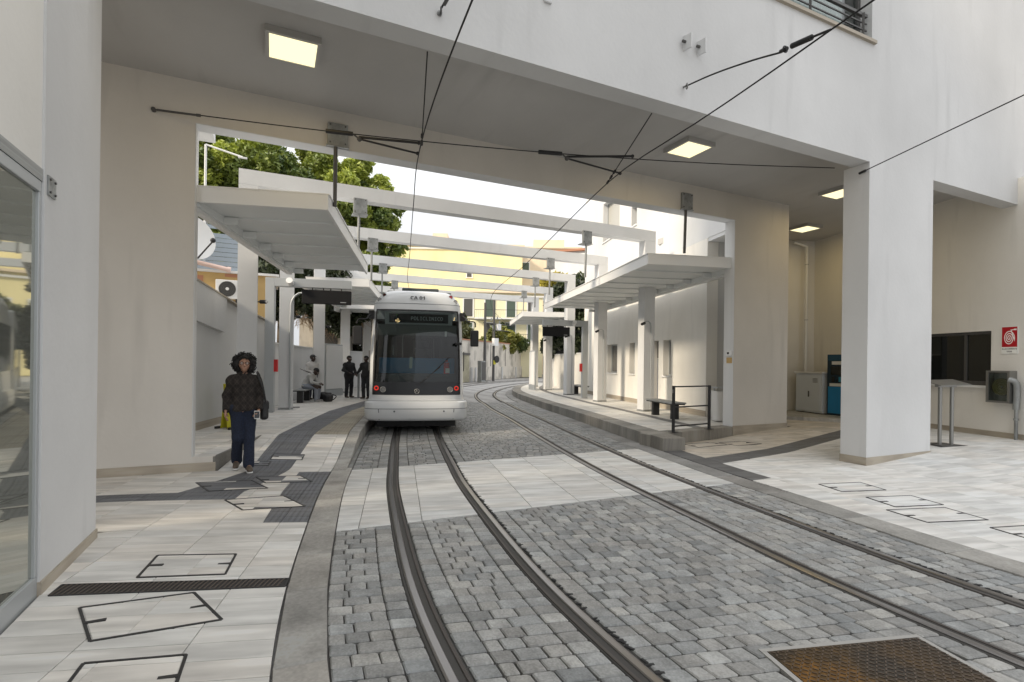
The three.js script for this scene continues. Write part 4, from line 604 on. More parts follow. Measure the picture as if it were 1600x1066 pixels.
  { const p = at(1.03, 0, 0.014); part('emblem', [new THREE.TorusGeometry(0.055, 0.008, 6, 24).translate(p.x, p.y, p.z), rod([p.x - 0.03, p.y - 0.03, p.z], [p.x, p.y + 0.04, p.z], 0.006), rod([p.x + 0.03, p.y - 0.03, p.z], [p.x, p.y + 0.04, p.z], 0.006)], M.steel, t); }
  // lettering
  const label = (txt, w, h, fg, bg, font) => { const c = document.createElement('canvas'); c.width = 512; c.height = Math.round((512 * h) / w); const g = c.getContext('2d'); g.fillStyle = bg; g.fillRect(0, 0, c.width, c.height); g.fillStyle = fg; g.font = font; g.textAlign = 'center'; g.textBaseline = 'middle'; g.fillText(txt, 256, c.height / 2); const x = new THREE.CanvasTexture(c); x.colorSpace = THREE.SRGBColorSpace; return x; };
  { const p = at(3.3, 0, 0.012), q = at(3.42, 0, 0.012), o = new THREE.PlaneGeometry(0.46, 0.2); o.rotateX(-Math.atan2(p.z - q.z, q.y - p.y)); o.translate(p.x, p.y, p.z + 0.004); const c = document.createElement('canvas'); c.width = 512; c.height = 222; const g = c.getContext('2d'); g.clearRect(0, 0, 512, 222); g.fillStyle = '#0b0c10'; g.font = 'bold 158px sans-serif'; g.textAlign = 'center'; g.textBaseline = 'middle'; g.fillText('CA 01', 256, 111); const x = new THREE.CanvasTexture(c); x.colorSpace = THREE.SRGBColorSpace; part('vehicle_number', o, mat(0xffffff, 0.4, { map: x, transparent: true }), t); }
  { const o = part('destination_display', box(1.62, 0.3, 0.04, 0.03, 2.79, -0.47), M.alu, t); part('led_panel', box(1.42, 0.22, 0.01, 0.03, 2.79, -0.444), M.tramBlack, o); const x = label('POLICLINICO', 0.84, 0.18, '#c2cace', '#0b0d0f', 'bold 72px monospace'); part('route_text', new THREE.PlaneGeometry(0.84, 0.18).translate(0.22, 2.79, -0.437), mat(0xffffff, 0.5, { map: x }), o); part('line_number', box(0.03, 0.14, 0.006, -0.5, 2.79, -0.435), mat([0.12, 0.14, 0.13], 0.5), o); part('green_mark', box(0.04, 0.02, 0.006, -0.5, 2.87, -0.434), mat([0.1, 0.3, 0.03], 0.5), o); }
  part('sun_blind', box(1.9, 0.26, 0.02, 0, 2.5, -0.42), mat([0.18, 0.19, 0.19], 0.7), t);
  // interior
  part('interior', [box(2.1, 0.04, 6.4, 0, 0.95, -3.9), box(2.05, 0.04, 6.4, 0, 2.75, -3.9), box(0.03, 1.8, 6.4, -1.07, 1.85, -3.9), box(0.03, 1.8, 6.4, 1.07, 1.85, -3.9), box(2.1, 1.8, 0.04, 0, 1.85, -5.6)], mat([0.05, 0.055, 0.055], 0.7), t);
  part('dashboard', box(1.95, 0.22, 0.5, 0, 1.33, -0.62, 0, 0.05), mat([0.02, 0.03, 0.04], 0.5), t);
  parts('blue_panel', [box(1.9, 0.42, 0.06, 0, 1.62, -1.0, 0, 0.02)], M.blueSeat, t);
  parts('cab_partition', [box(0.5, 1.9, 0.05, -0.78, 1.85, -1.5), box(0.34, 1.9, 0.05, 0.05, 1.85, -1.55), box(0.45, 1.9, 0.05, 0.8, 1.85, -1.5), box(2.0, 0.35, 0.05, 0, 2.55, -1.52)], mat([0.13, 0.135, 0.125], 0.6), t);
  parts('grab_pole', [rod([-0.38, 0.97, -1.2], [-0.38, 2.6, -1.2], 0.02), rod([0.42, 0.97, -1.4], [0.42, 2.6, -1.4], 0.02), rod([-0.6, 1.9, -0.9], [-0.6, 2.15, -0.9], 0.02)], M.steel, t);
  part('driver_seat', [box(0.5, 0.7, 0.14, 0.15, 1.75, -1.25, 0, 0.05), box(0.3, 0.22, 0.1, 0.15, 2.2, -1.25, 0, 0.04)], M.black, t);
  part('fire_extinguisher', [rod([0.72, 1.35, -0.55], [0.72, 1.72, -0.55], 0.07, 12), box(0.06, 0.05, 0.06, 0.72, 1.76, -0.55)], M.red, t); part('extinguisher_label', box(0.1, 0.12, 0.01, 0.74, 1.52, -0.478), M.paper, t);
  part('notice', box(0.05, 0.13, 0.004, 0.68, 2.42, -0.34), M.paper, t); part('reflex_card', box(0.07, 0.28, 0.004, -0.22, 1.7, -0.5).rotateZ(-0.04), mat([0.25, 0.34, 0.36], 0.4), t);
  parts('wiper', [bar([0.55, 1.62, -0.12], [0.05, 1.2, -0.075], 0.015, 0.02), bar([0.78, 1.86, -0.17], [0.12, 1.24, -0.085], 0.02, 0.014)], M.black, t);
  part('wiper_hub', box(0.16, 0.07, 0.05, 0.98, 2.18, -0.21, 0, 0.015).rotateZ(0), M.black, t);
  // mirrors
  { const m = part('mirror_arm', [tube([[1.08, 2.9, -0.5], [1.16, 2.82, -0.4], [1.2, 2.74, -0.3], [1.38, 2.72, -0.28], [1.4, 2.6, -0.28]], 0.016, 20), box(0.12, 0.2, 0.16, 1.1, 2.86, -0.55)], M.black, t); part('mirror', box(0.2, 0.4, 0.1, 1.38, 2.32, -0.28, 0, 0.03), M.black, m); }
  { const m = part('mirror_arm', [tube([[-1.08, 2.9, -0.5], [-1.16, 2.82, -0.4], [-1.2, 2.74, -0.3], [-1.38, 2.72, -0.28], [-1.42, 2.62, -0.28]], 0.016, 20), box(0.12, 0.2, 0.16, -1.1, 2.86, -0.55)], M.black, t); part('mirror', box(0.22, 0.44, 0.1, -1.4, 2.34, -0.28, 0, 0.03), M.black, m); }
  // sides
  for (const s of [-1, 1]) {
    const x = s * 1.128;
    for (const [z0, z1] of [[-1.0, -1.75], [-3.1, -4.6], [-4.7, -6.2], [-6.3, -7.3]]) part('side_window', span(x - 0.008, x + 0.008, 1.35, 2.6, z1, z0), M.glassDark, t);
    const d = part('door', span(x - 0.01, x + 0.012, 0.42, 2.75, -2.98, -1.85, 0.004), M.tramWhite, t); parts('pane', [span(x - 0.014, x + 0.018, 0.7, 2.6, -2.38, -1.95), span(x - 0.014, x + 0.018, 0.7, 2.6, -2.9, -2.46)], M.glassDark, d);
    part('side_lamp', span(x - 0.01, x + 0.03, 1.28, 1.36, -0.9, -0.82), M.black, t); part('grab_rail', [rod([x + s * 0.05, 1.5, -0.92], [x + s * 0.05, 2.0, -0.92], 0.012)], M.darkSteel, t);
  }
  part('roof_unit', [box(0.92, 0.1, 3.2, 0.06, 3.56, -2.6, 0, 0.02)], mat([0.075, 0.09, 0.10], 0.6), t);
  parts('roof_rail', [rod([-0.75, 3.53, -1.2], [-0.35, 3.54, -1.2], 0.02), rod([0.5, 3.55, -1.2], [0.85, 3.52, -1.2], 0.02), rod([-0.75, 3.53, -6.5], [-0.75, 3.53, -1.2], 0.02), rod([0.8, 3.53, -6.5], [0.8, 3.53, -1.2], 0.02)], M.tramGrey, t);
  part('underframe', box(1.95, 0.26, 6.2, 0, 0.24, -3.9), M.black, t);
  for (const z of [-2.2, -4.0]) for (const s of [-1, 1]) part('wheel', new THREE.CylinderGeometry(0.3, 0.3, 0.1, 22).rotateZ(Math.PI / 2).translate(s * 0.48, 0.305, z), M.darkSteel, t);
  // second car, bending with the track
  const c2 = new THREE.Group(); c2.name = 'rear_section'; t.add(c2); c2.position.set(0, 0, -8.2); c2.rotation.y = -0.07;
  part('section_body', [span(-1.13, 1.13, 0.36, 3.12, -11, 0, 0.05), span(-0.9, 0.9, 3.12, 3.48, -11, 0, 0.08)], M.tramWhite, c2);
  for (const s of [-1, 1]) for (let k = 0; k < 6; k++) part('side_window', span(s * 1.13 - 0.01, s * 1.13 + 0.01, 1.35, 2.6, -1.8 - 1.75 * k, -0.25 - 1.75 * k), M.glassDark, c2);
  parts('gangway_fold', Array.from({ length: 6 }, (_, i) => box(2.0 - 0.1 * (i % 2), 2.5, 0.11, 0, 1.85, -7.55 - i * 0.115)), M.tramGrey, t);
}

// ---------------------------------------------------------------- overhead line
{
  const sagline = (pts, r) => tube(pts, r, 60, 6);
  const w1 = thing('contact_wire', 'black contact wire running over the left track above the tram', 'wire');
  part('wire', sagline([[1.2, 4.8, 2], [1.55, 4.92, -4.2], [2.04, 5.03, -7.92], [2.61, 5.0, -10.55], [3.72, 4.95, -15.44], [4.75, 4.95, -20], [6.5, 4.95, -26.2]], 0.0095), M.blackWire, w1);
  const w2 = thing('contact_wire', 'black contact wire running over the right track, climbing to the top right corner', 'wire');
  part('wire', sagline([[4.35, 4.9, 1.5], [4.6, 4.86, -2.63], [4.72, 4.86, -3.41], [4.97, 4.9, -4.92], [5.3, 5.02, -6.84], [5.5, 5.04, -7.75], [6.27, 4.95, -10.92], [7.26, 4.88, -14.66], [8.98, 4.86, -21.4], [12.0, 4.9, -28.5], [16.2, 4.9, -36]], 0.0095), M.blackWire, w2);
  const sp = thing('span_wire', 'black span wire across the passage from the left wall to the pillar', 'wire');
  const A = new THREE.Vector3(-1.62, 5.35, -8.97), B = new THREE.Vector3(9.4, 5.42, -6.1), P = (t) => A.clone().lerp(B, t).add(new THREE.Vector3(0, -0.62 * t * (1 - t), 0)).toArray();
  part('wire', tube([0, 0.2, 0.4, 0.6, 0.8, 1].map(P), 0.0085, 40, 6), M.blackWire, sp);
  part('anchor', [rod([-1.62, 5.35, -9.0], [-1.62, 5.35, -8.95], 0.032, 10), rod(P(0.004), P(0.05), 0.016), rod(P(0.05), P(0.055), 0.022)], M.darkSteel, sp);
  const arm = (label, t0, t1, to1, to2) => { const o = thing('pull_off_arm', label, 'steady arm'); const a = P(t0); part('insulator', rod(P(t0 - 0.035), P(t0), 0.033, 10), M.black, o); part('swivel', [new THREE.SphereGeometry(0.04, 10, 8).translate(a[0] + 0.1, a[1] - 0.06, a[2]), rod(a, [a[0] + 0.1, a[1] - 0.06, a[2]], 0.014)], M.darkSteel, o); part('arm', [rod([a[0] + 0.1, a[1] - 0.03, a[2]], to1, 0.019), rod([a[0] + 0.1, a[1] - 0.06, a[2]], to2, 0.015)], M.black, o); parts('clip', [new THREE.SphereGeometry(0.03, 8, 6).translate(...to1), new THREE.SphereGeometry(0.03, 8, 6).translate(...to2)], M.black, o); void t1; };
  arm('black pull-off arm with insulator over the left track', 0.245, 0.34, [2.0, 5.11, -7.8], [2.03, 5.02, -7.98]);
  arm('black pull-off arm with insulator over the right track', 0.54, 0.63, [5.27, 5.12, -6.75], [5.4, 5.03, -7.25]);
  const st = (label, a, b, cl) => { const o = thing('stay_wire', label, 'wire'); part('wire', rod(a, b, 0.0085, 6), M.blackWire, o); parts('clamp', cl.map(([p, q]) => rod(new THREE.Vector3(...a).lerp(new THREE.Vector3(...b), p).toArray(), new THREE.Vector3(...a).lerp(new THREE.Vector3(...b), q).toArray(), 0.022, 8)), M.black, o); };
  st('short black stay wire from the beam down to the left contact wire', [1.57, 5.3, -5.78], [2.02, 5.05, -7.7], [[0.86, 0.9], [0.95, 1]]);
  st('short black stay wire from the beam down to the right contact wire', [4.84, 5.3, -5.78], [5.52, 5.05, -7.8], [[0.78, 0.82], [0.87, 0.91], [0.96, 1]]);
  st('black stay wire from the pillar top rising out of the right edge of the picture', [9.395, 5.17, -5.65], [8.6, 5.3, -2.6], [[0, 0.04]]);
  const o = thing('anchor_wire', 'curved black wire from a facade hook up to the right contact wire', 'wire');
  part('wire', tube([[5.14, 5.59, -5.42], [5.08, 5.47, -4.9], [4.95, 5.24, -4.2], [4.82, 5.04, -3.72]], 0.01, 30, 6), M.blackWire, o);
  part('hook', [new THREE.TorusGeometry(0.035, 0.009, 6, 12).rotateY(1.1).translate(5.13, 5.575, -5.4), rod([5.14, 5.6, -5.48], [5.135, 5.59, -5.43], 0.014)], M.steel, o);
  part('insulator', [rod([4.77, 5.0, -3.55], [4.715, 4.93, -3.3], 0.028, 10), rod([4.82, 5.05, -3.72], [4.79, 5.02, -3.62], 0.02, 8), new THREE.TorusGeometry(0.03, 0.009, 6, 12).translate(4.8, 5.03, -3.65), rod([4.715, 4.93, -3.3], [4.69, 4.88, -3.1], 0.012, 8)], M.black, o);
}

// ---------------------------------------------------------------- covers, drain, steel plate
{
  const R = rng(301), light = [0.57, 0.555, 0.53];
  function cover(label, q, h, grp, infill = light, slots = true) { // q: four corners, far left, far right, near right, near left
    const c = [0, 1].map((k) => q.reduce((a, p) => a + p[k], 0) / 4), y = h(...c), t = thing('manhole_cover', label, 'manhole cover', [c[0], 0, c[1]], 0, grp);
    const L = (p) => [p[0] - c[0], p[1] - c[1]];
    const hh = (x, z) => h(x + c[0], z + c[1]);
    const lid = [], inner = shrink(q, 0.012); const iy = (x, z) => h(x, z) + 0.0045;
    for (let r = -2; r < 12; r += 0.2) for (let l = -4; l < 12; l += 0.6) { let P = [toXZ(r, l), toXZ(r, l + 0.6), toXZ(r + 0.2, l + 0.6), toXZ(r + 0.2, l)]; if (Math.hypot(P[0][0] - c[0], P[0][1] - c[1]) > 1.6) continue; const s = area(inner) > 0 ? 1 : -1; for (let i = 0; i < inner.length && P.length > 2; i++) { const a = inner[i], b = inner[(i + 1) % inner.length]; const nx = (b[1] - a[1]) * s, nz = -(b[0] - a[0]) * s; P = clipHalf(P, nx, nz, nx * a[0] + nz * a[1]); } if (P.length < 3 || Math.abs(area(P)) < 0.002) continue; P = shrink(P, 0.0015); if (P.length < 3) continue; const g = slab(P, iy, { bevel: 0.002, depth: 0.02, tone: tone(R, h === HL ? leftTone(...P[0]) : infill, 0.06), uv: [R() * 5, R() * 5] }); g.translate(-c[0], 0, -c[1]); lid.push(g); }
    for (const g of lid) part('infill_slab', g, M.tile, t);
    const fr = q.map((p, i) => { const a = L(p), b = L(q[(i + 1) % 4]); return bar([a[0], hh(...a) + 0.0005, a[1]], [b[0], hh(...b) + 0.0005, b[1]], 0.017, 0.011); }); part('frame', fr, M.iron, t);
    if (slots) for (const [i, s] of [[1, 1], [3, 1]]) { const a = L(q[i]), b = L(q[(i + 1) % 4]), m = [(a[0] + b[0]) / 2, (a[1] + b[1]) / 2], k = 0.055 / Math.hypot(...m); part('lifting_slot', bar([m[0], hh(...m) + 0.003, m[1]], [m[0] * (1 - k * 2), hh(...m) + 0.003, m[1] * (1 - k * 2)], 0.03, 0.011), M.iron, t); } void y;
    return t;
  }
  const lift = (q, h) => q.map(([x, z]) => { let p = [x, z]; for (let i = 0; i < 5; i++) { const k = (1.72 - h(...p)) / 1.72; p = [x * k, z * k]; } return p; }); // measured on level ground: bring to the sloping ground
  const g = 'manhole covers filled with paving stone', LQ = (q) => lift(q, HL), RQ = (q) => lift(q, HR);
  cover('paving-filled manhole cover between the drain grate and the tactile strips', LQ([[-0.9, -5.36], [-0.28, -5.13], [-0.33, -4.68], [-0.95, -4.88]]), HL, g);
  cover('askew paving-filled manhole cover in front of the drain grate', LQ([[-1.19, -4.44], [-0.51, -4.4], [-0.29, -3.87], [-0.99, -3.89]]), HL, g);
  cover('paving-filled manhole cover at the bottom left edge of the picture', LQ([[-0.95, -3.62], [-0.44, -3.49], [-0.45, -3.05], [-0.98, -3.15]]), HL, g);
  const dk = [0.13, 0.135, 0.145];
  cover('dark ribbed manhole cover where the tactile path meets the cross strip', LQ([[-0.96, -8.33], [-0.26, -8.2], [-0.05, -7.62], [-0.75, -7.73]]), HL, g, dk);
  cover('manhole cover across the tactile path just in front of the woman', LQ([[-0.21, -8.42], [0.39, -8.26], [0.52, -7.79], [-0.08, -7.95]]), HL, g, [0.25, 0.25, 0.25]);
  cover('half pale, half dark manhole cover beside the grey kerb patch', LQ([[-0.52, -7.17], [0.14, -7.11], [0.36, -6.51], [-0.3, -6.61]]), HL, g, [0.3, 0.3, 0.3]);
  cover('small dark manhole cover up the tactile ramp, right of the woman', LQ([[0.03, -10.49], [0.54, -10.18], [0.47, -9.62], [-0.03, -9.87]]), HL, g, [0.11, 0.115, 0.13]);
  cover('small square cover at the left rim of the tactile ramp beside her shoe', LQ([[-0.31, -9.78], [-0.02, -9.66], [-0.06, -9.27], [-0.31, -9.37]]), HL, g, [0.14, 0.145, 0.155]);
  cover('pale manhole cover on the plaza, farthest of the line towards the pillar', RQ([[7.28, -4.9], [7.99, -4.74], [7.84, -4.3], [7.15, -4.48]]), HR, g, [0.70, 0.695, 0.68]);
  cover('pale manhole cover on the plaza, middle one of the line', RQ([[7.15, -4.16], [7.82, -3.98], [7.69, -3.55], [7.0, -3.73]]), HR, g, [0.70, 0.695, 0.68]);
  cover('large pale manhole cover on the plaza, nearest full one', RQ([[6.75, -3.69], [7.55, -3.47], [7.41, -2.99], [6.64, -3.21]]), HR, g, [0.70, 0.695, 0.68]);
  cover('pale manhole cover cut by the right edge of the picture', RQ([[7.07, -2.83], [7.77, -2.65], [7.64, -2.2], [6.95, -2.4]]), HR, g, [0.70, 0.695, 0.68]);
  cover('pale manhole cover at the foot of the rough platform stones', RQ([[8.14, -8.51], [8.93, -8.53], [8.98, -8.12], [8.12, -8.09]]), HR, g, [0.60, 0.55, 0.48]);
  cover('tan manhole cover beside the first one at the platform foot', RQ([[9.05, -8.4], [9.7, -8.4], [9.85, -7.95], [9.1, -7.95]]), HR, g, [0.58, 0.53, 0.46]);
  // drain
  const dq = LQ([[-1.43, -4.94], [0.13, -4.39], [0.1, -4.25], [-1.45, -4.75]]), c = [0, 1].map((k) => dq.reduce((a, p) => a + p[k], 0) / 4), t = thing('drain_grate', 'long dark slotted drain grate across the left pavement', 'drain grate', [c[0], 0, c[1]]);
  const yy = (x, z) => HL(x + c[0], z + c[1]), l2 = (p) => [p[0] - c[0], p[1] - c[1]]; const q = dq.map(l2);
  part('frame', q.map((a, i) => { const b = q[(i + 1) % 4]; return bar([a[0], yy(...a) + 0.001, a[1]], [b[0], yy(...b) + 0.001, b[1]], 0.012, 0.012); }), M.iron, t);
  part('channel', (() => { const a = q[0], b = q[1], e = q[2], d = q[3]; const g2 = new THREE.BufferGeometry(); const v = (p) => [p[0], yy(...p) + 0.0025, p[1]]; g2.setAttribute('position', new THREE.Float32BufferAttribute([...v(a), ...v(d), ...v(e), ...v(a), ...v(e), ...v(b)], 3)); g2.computeVertexNormals(); return flat(g2); })(), M.black, t);
  for (let i = 1; i < 46; i++) { const s = i / 46, s2 = clamp(s - 0.018, 0, 1), a = [q[0][0] + s * (q[1][0] - q[0][0]), q[0][1] + s * (q[1][1] - q[0][1])], b = [q[3][0] + s2 * (q[2][0] - q[3][0]), q[3][1] + s2 * (q[2][1] - q[3][1])]; part('grate_bar', bar([a[0], yy(...a) + 0.005, a[1]], [b[0], yy(...b) + 0.005, b[1]], 0.012, 0.006), M.grate, t); }
}
{
  const a = 15 * RAD, t = thing('steel_plate', 'rusty chequered steel plate set in the cobbles at the bottom right', 'steel plate', [2.71, 0, -2.13], -a);
  part('sheet', wuv(span(0, 1.06, -0.02, 0.0085, 0, 0.95)), mat(0xffffff, 0.42, { map: TX.rustGlow, metalness: 0.55, bumpMap: TX.cobbleB, bumpScale: 0.003 }), t);  // colour map holds both rust and the painted amber glow
  const R = rng(9), tr = []; for (let i = 0; i < 34; i++) for (let k = 0; k < 30; k++) { const g = new THREE.BoxGeometry(0.026, 0.004, 0.007); g.rotateY((i + k) % 2 ? 0.75 : -0.75); g.translate(0.025 + i * 0.031, 0.01, 0.02 + k * 0.031); tr.push(g); }
  const o = part('tread', tr.map((g) => wuv(g)), mat([0.12, 0.09, 0.07], 0.45, { metalness: 0.5 }), t); o.userData.kind = 'stuff'; void R;
  part('concrete_surround', [span(-0.035, 1.095, -0.02, 0.0065, -0.035, -0.003), span(-0.035, -0.003, -0.02, 0.0065, 0, 0.98), span(1.063, 1.095, -0.02, 0.0065, 0, 0.98)].map((g) => wuv(g)), M.groutLight.clone(), t).material.color.setRGB(0.34, 0.33, 0.31);
}

// ---------------------------------------------------------------- people: implicit surfaces meshed with surface nets
function surfaceNets(f, lo, hi, h) {
  const n = [0, 1, 2].map((k) => Math.ceil((hi[k] - lo[k]) / h) + 1), [nx, ny, nz] = n, V = new Float32Array(nx * ny * nz), id = (i, j, k) => i + nx * (j + ny * k);
  for (let k = 0; k < nz; k++) for (let j = 0; j < ny; j++) for (let i = 0; i < nx; i++) V[id(i, j, k)] = f(lo[0] + i * h, lo[1] + j * h, lo[2] + k * h);
  const vid = new Int32Array(nx * ny * nz).fill(-1), pos = [], idx = [];
  for (let k = 0; k < nz - 1; k++) for (let j = 0; j < ny - 1; j++) for (let i = 0; i < nx - 1; i++) {
    let m = 0, c = 0, sx = 0, sy = 0, sz = 0; const v = []; for (let a = 0; a < 8; a++) { const q = V[id(i + (a & 1), j + ((a >> 1) & 1), k + (a >> 2))]; v.push(q); if (q < 0) m |= 1 << a; }
    if (m === 0 || m === 255) continue;
    for (let a = 0; a < 8; a++) for (const b of [1, 2, 4]) if (!(a & b)) { const p = v[a], q = v[a | b]; if (p < 0 !== q < 0) { const t = p / (p - q); sx += (a & 1) + (b === 1 ? t : 0); sy += ((a >> 1) & 1) + (b === 2 ? t : 0); sz += (a >> 2) + (b === 4 ? t : 0); c++; } }
    vid[id(i, j, k)] = pos.length / 3; pos.push(lo[0] + (i + sx / c) * h, lo[1] + (j + sy / c) * h, lo[2] + (k + sz / c) * h);
  }
  const quad = (a, b, c, d, fl) => { if (a < 0 || b < 0 || c < 0 || d < 0) return; if (fl) idx.push(a, c, b, a, d, c); else idx.push(a, b, c, a, c, d); };
  for (let k = 1; k < nz - 1; k++) for (let j = 1; j < ny - 1; j++) for (let i = 1; i < nx - 1; i++) {
    const s = V[id(i, j, k)] < 0;
    if (s !== V[id(i + 1, j, k)] < 0) quad(vid[id(i, j - 1, k - 1)], vid[id(i, j, k - 1)], vid[id(i, j, k)], vid[id(i, j - 1, k)], !s);
    if (s !== V[id(i, j + 1, k)] < 0) quad(vid[id(i - 1, j, k - 1)], vid[id(i - 1, j, k)], vid[id(i, j, k)], vid[id(i, j, k - 1)], !s);
    if (s !== V[id(i, j, k + 1)] < 0) quad(vid[id(i - 1, j - 1, k)], vid[id(i, j - 1, k)], vid[id(i, j, k)], vid[id(i - 1, j, k)], !s);
  }
  const nor = new Float32Array(pos.length), e = h * 0.6;
  for (let i = 0; i < pos.length; i += 3) { const [x, y, z] = [pos[i], pos[i + 1], pos[i + 2]], a = f(x + e, y, z) - f(x - e, y, z), b = f(x, y + e, z) - f(x, y - e, z), c = f(x, y, z + e) - f(x, y, z - e), L = Math.hypot(a, b, c) || 1; nor[i] = a / L; nor[i + 1] = b / L; nor[i + 2] = c / L; }
  const g = new THREE.BufferGeometry(); g.setAttribute('position', new THREE.Float32BufferAttribute(pos, 3)); g.setAttribute('normal', new THREE.BufferAttribute(nor, 3)); g.setIndex(idx); return g;
}
const smin = (a, b, k) => { const h = Math.max(k - Math.abs(a - b), 0) / k; return Math.min(a, b) - h * h * k * 0.25; };
function capsule(a, b, ra, rb, zs = 1) { const dx = b[0] - a[0], dy = b[1] - a[1], dz = b[2] - a[2], L = dx * dx + dy * dy + dz * dz || 1e-9; return (x, y, z) => { const px = x - a[0], py = y - a[1], pz = z - a[2], t = clamp((px * dx + py * dy + pz * dz) / L, 0, 1); return Math.hypot(px - t * dx, py - t * dy, (pz - t * dz) / zs) * (zs < 1 ? 0.5 + 0.5 * zs : 1) - (ra + (rb - ra) * t); }; }
const union = (list, k) => (x, y, z) => { let d = 1e9; for (const f of list) d = smin(d, f(x, y, z), k); return d; };
const boundsOf = (pts, m) => [[0, 1, 2].map((k) => Math.min(...pts.map((p) => p[k])) - m), [0, 1, 2].map((k) => Math.max(...pts.map((p) => p[k])) + m)];
function bodyParts(J, o) {
  const add = o.grow ?? 0, g = (r) => r * (o.fat ?? 1) + add, list = {};
  const sh = (s) => J['sh' + s], el = (s) => J['el' + s], wr = (s) => J['wr' + s];
  list.torso = [capsule(J.neck, sh('L'), g(0.048), g(0.052), 0.9), capsule(J.neck, sh('R'), g(0.048), g(0.052), 0.9), capsule(J.chest, J.waist, g(0.128), g(0.112), 0.74), capsule(J.waist, J.pelvis, g(0.112), g(0.135), 0.82), capsule(sh('L'), sh('R'), g(0.062), g(0.062), 0.95), capsule(sh('L'), J.chest, g(0.07), g(0.11), 0.85), capsule(sh('R'), J.chest, g(0.07), g(0.11), 0.85)];
  list.arms = []; for (const s of 'LR') list.arms.push(capsule(sh(s), el(s), g(0.056), g(0.043)), capsule(el(s), wr(s), g(0.043), g(0.029)));
  list.hips = [capsule(J.hipL, J.hipR, g(0.105), g(0.105), 0.95), capsule(J.waist, J.pelvis, g(0.112), g(0.14), 0.82)];
  list.legs = []; for (const s of 'LR') list.legs.push(capsule(J['hip' + s], J['kn' + s], g(0.092), g(0.06)), capsule(J['kn' + s], J['an' + s], g(0.06), g(o.flare ?? 0.042)));
  list.neck = [capsule(J.neck, J.headBase, 0.054, 0.05)]; return list;
}
function handMesh(w, dir, down, curl, side) { // wrist, direction of the hand, palm normal, curl, side (+1 thumb towards +u)
  const W = new THREE.Vector3(...w), F = new THREE.Vector3(...dir).normalize(), N = new THREE.Vector3(...down).normalize(), U = new THREE.Vector3().crossVectors(F, N).normalize().multiplyScalar(side); N.crossVectors(U, F).multiplyScalar(side).normalize();
  const P = (f, u, n) => W.clone().addScaledVector(F, f).addScaledVector(U, u).addScaledVector(N, n).toArray(), L = [capsule(P(-0.02, 0, 0), P(0.03, 0, 0), 0.025, 0.026), capsule(P(0.02, 0.018, 0), P(0.075, 0.026, 0), 0.016, 0.013), capsule(P(0.02, -0.014, 0), P(0.072, -0.026, 0), 0.016, 0.013), capsule(P(0.03, 0, 0), P(0.08, 0, 0), 0.018, 0.014)], all = [w];
  [[0.03, 0.076, 0.068], [0.011, 0.082, 0.076], [-0.009, 0.08, 0.07], [-0.028, 0.072, 0.055]].forEach(([u, f, len]) => { let p = P(f, u, 0), a = curl * 0.5, q = [f, 0]; for (let k = 0; k < 3; k++) { const l = len * [0.44, 0.32, 0.24][k]; q = [q[0] + Math.cos(a) * l, q[1] + Math.sin(a) * l]; const n = P(q[0], u, q[1]); L.push(capsule(p, n, 0.0092 - 0.0008 * k, 0.0088 - 0.001 * k)); all.push(n); p = n; a += curl * 0.8; } });
  const t0 = P(0.02, 0.022, 0.004), t1 = P(0.05, 0.048, 0.014), t2 = P(0.078, 0.05, 0.026 + 0.02 * curl); L.push(capsule(t0, t1, 0.013, 0.0105), capsule(t1, t2, 0.0105, 0.008)); all.push(t1, t2);
  const [lo, hi] = boundsOf(all, 0.045); return surfaceNets(union(L, 0.01), lo, hi, 0.0045);
}
function headMesh(J, ears = true) { // grown in head space, then turned with the head
  const c = [0, 0, 0], L = [capsule([0, 0.03, -0.018], [0, 0.005, 0.01], 0.088, 0.082, 1.1), capsule([0, -0.05, 0.03], [0, -0.085, 0.055], 0.058, 0.034), capsule([0, 0.0, 0.088], [0, -0.03, 0.112], 0.009, 0.014), capsule([-0.03, -0.025, 0.075], [0.03, -0.025, 0.075], 0.022, 0.022), capsule([-0.018, -0.066, 0.088], [0.018, -0.066, 0.088], 0.009, 0.009), capsule([0, -0.07, -0.01], [0, -0.16, -0.03], 0.05, 0.05)];
  if (ears) for (const s of [-1, 1]) L.push(capsule([s * 0.088, 0.015, -0.012], [s * 0.084, -0.03, -0.004], 0.016, 0.011));
  const eye = [-1, 1].map((s) => (x, y, z) => Math.hypot(x - s * 0.034, y - 0.008, z - 0.094) - 0.014), base = union(L, 0.03), f = (x, y, z) => { let d = base(x, y, z); for (const e of eye) d = Math.max(d, -e(x, y, z) * 0.8); return d; }; void c;
  const g = surfaceNets(f, [-0.125, -0.2, -0.13], [0.125, 0.145, 0.14], 0.007); g.applyMatrix4(J.headM); return g;
}
const noIdx = (g) => flat(g);
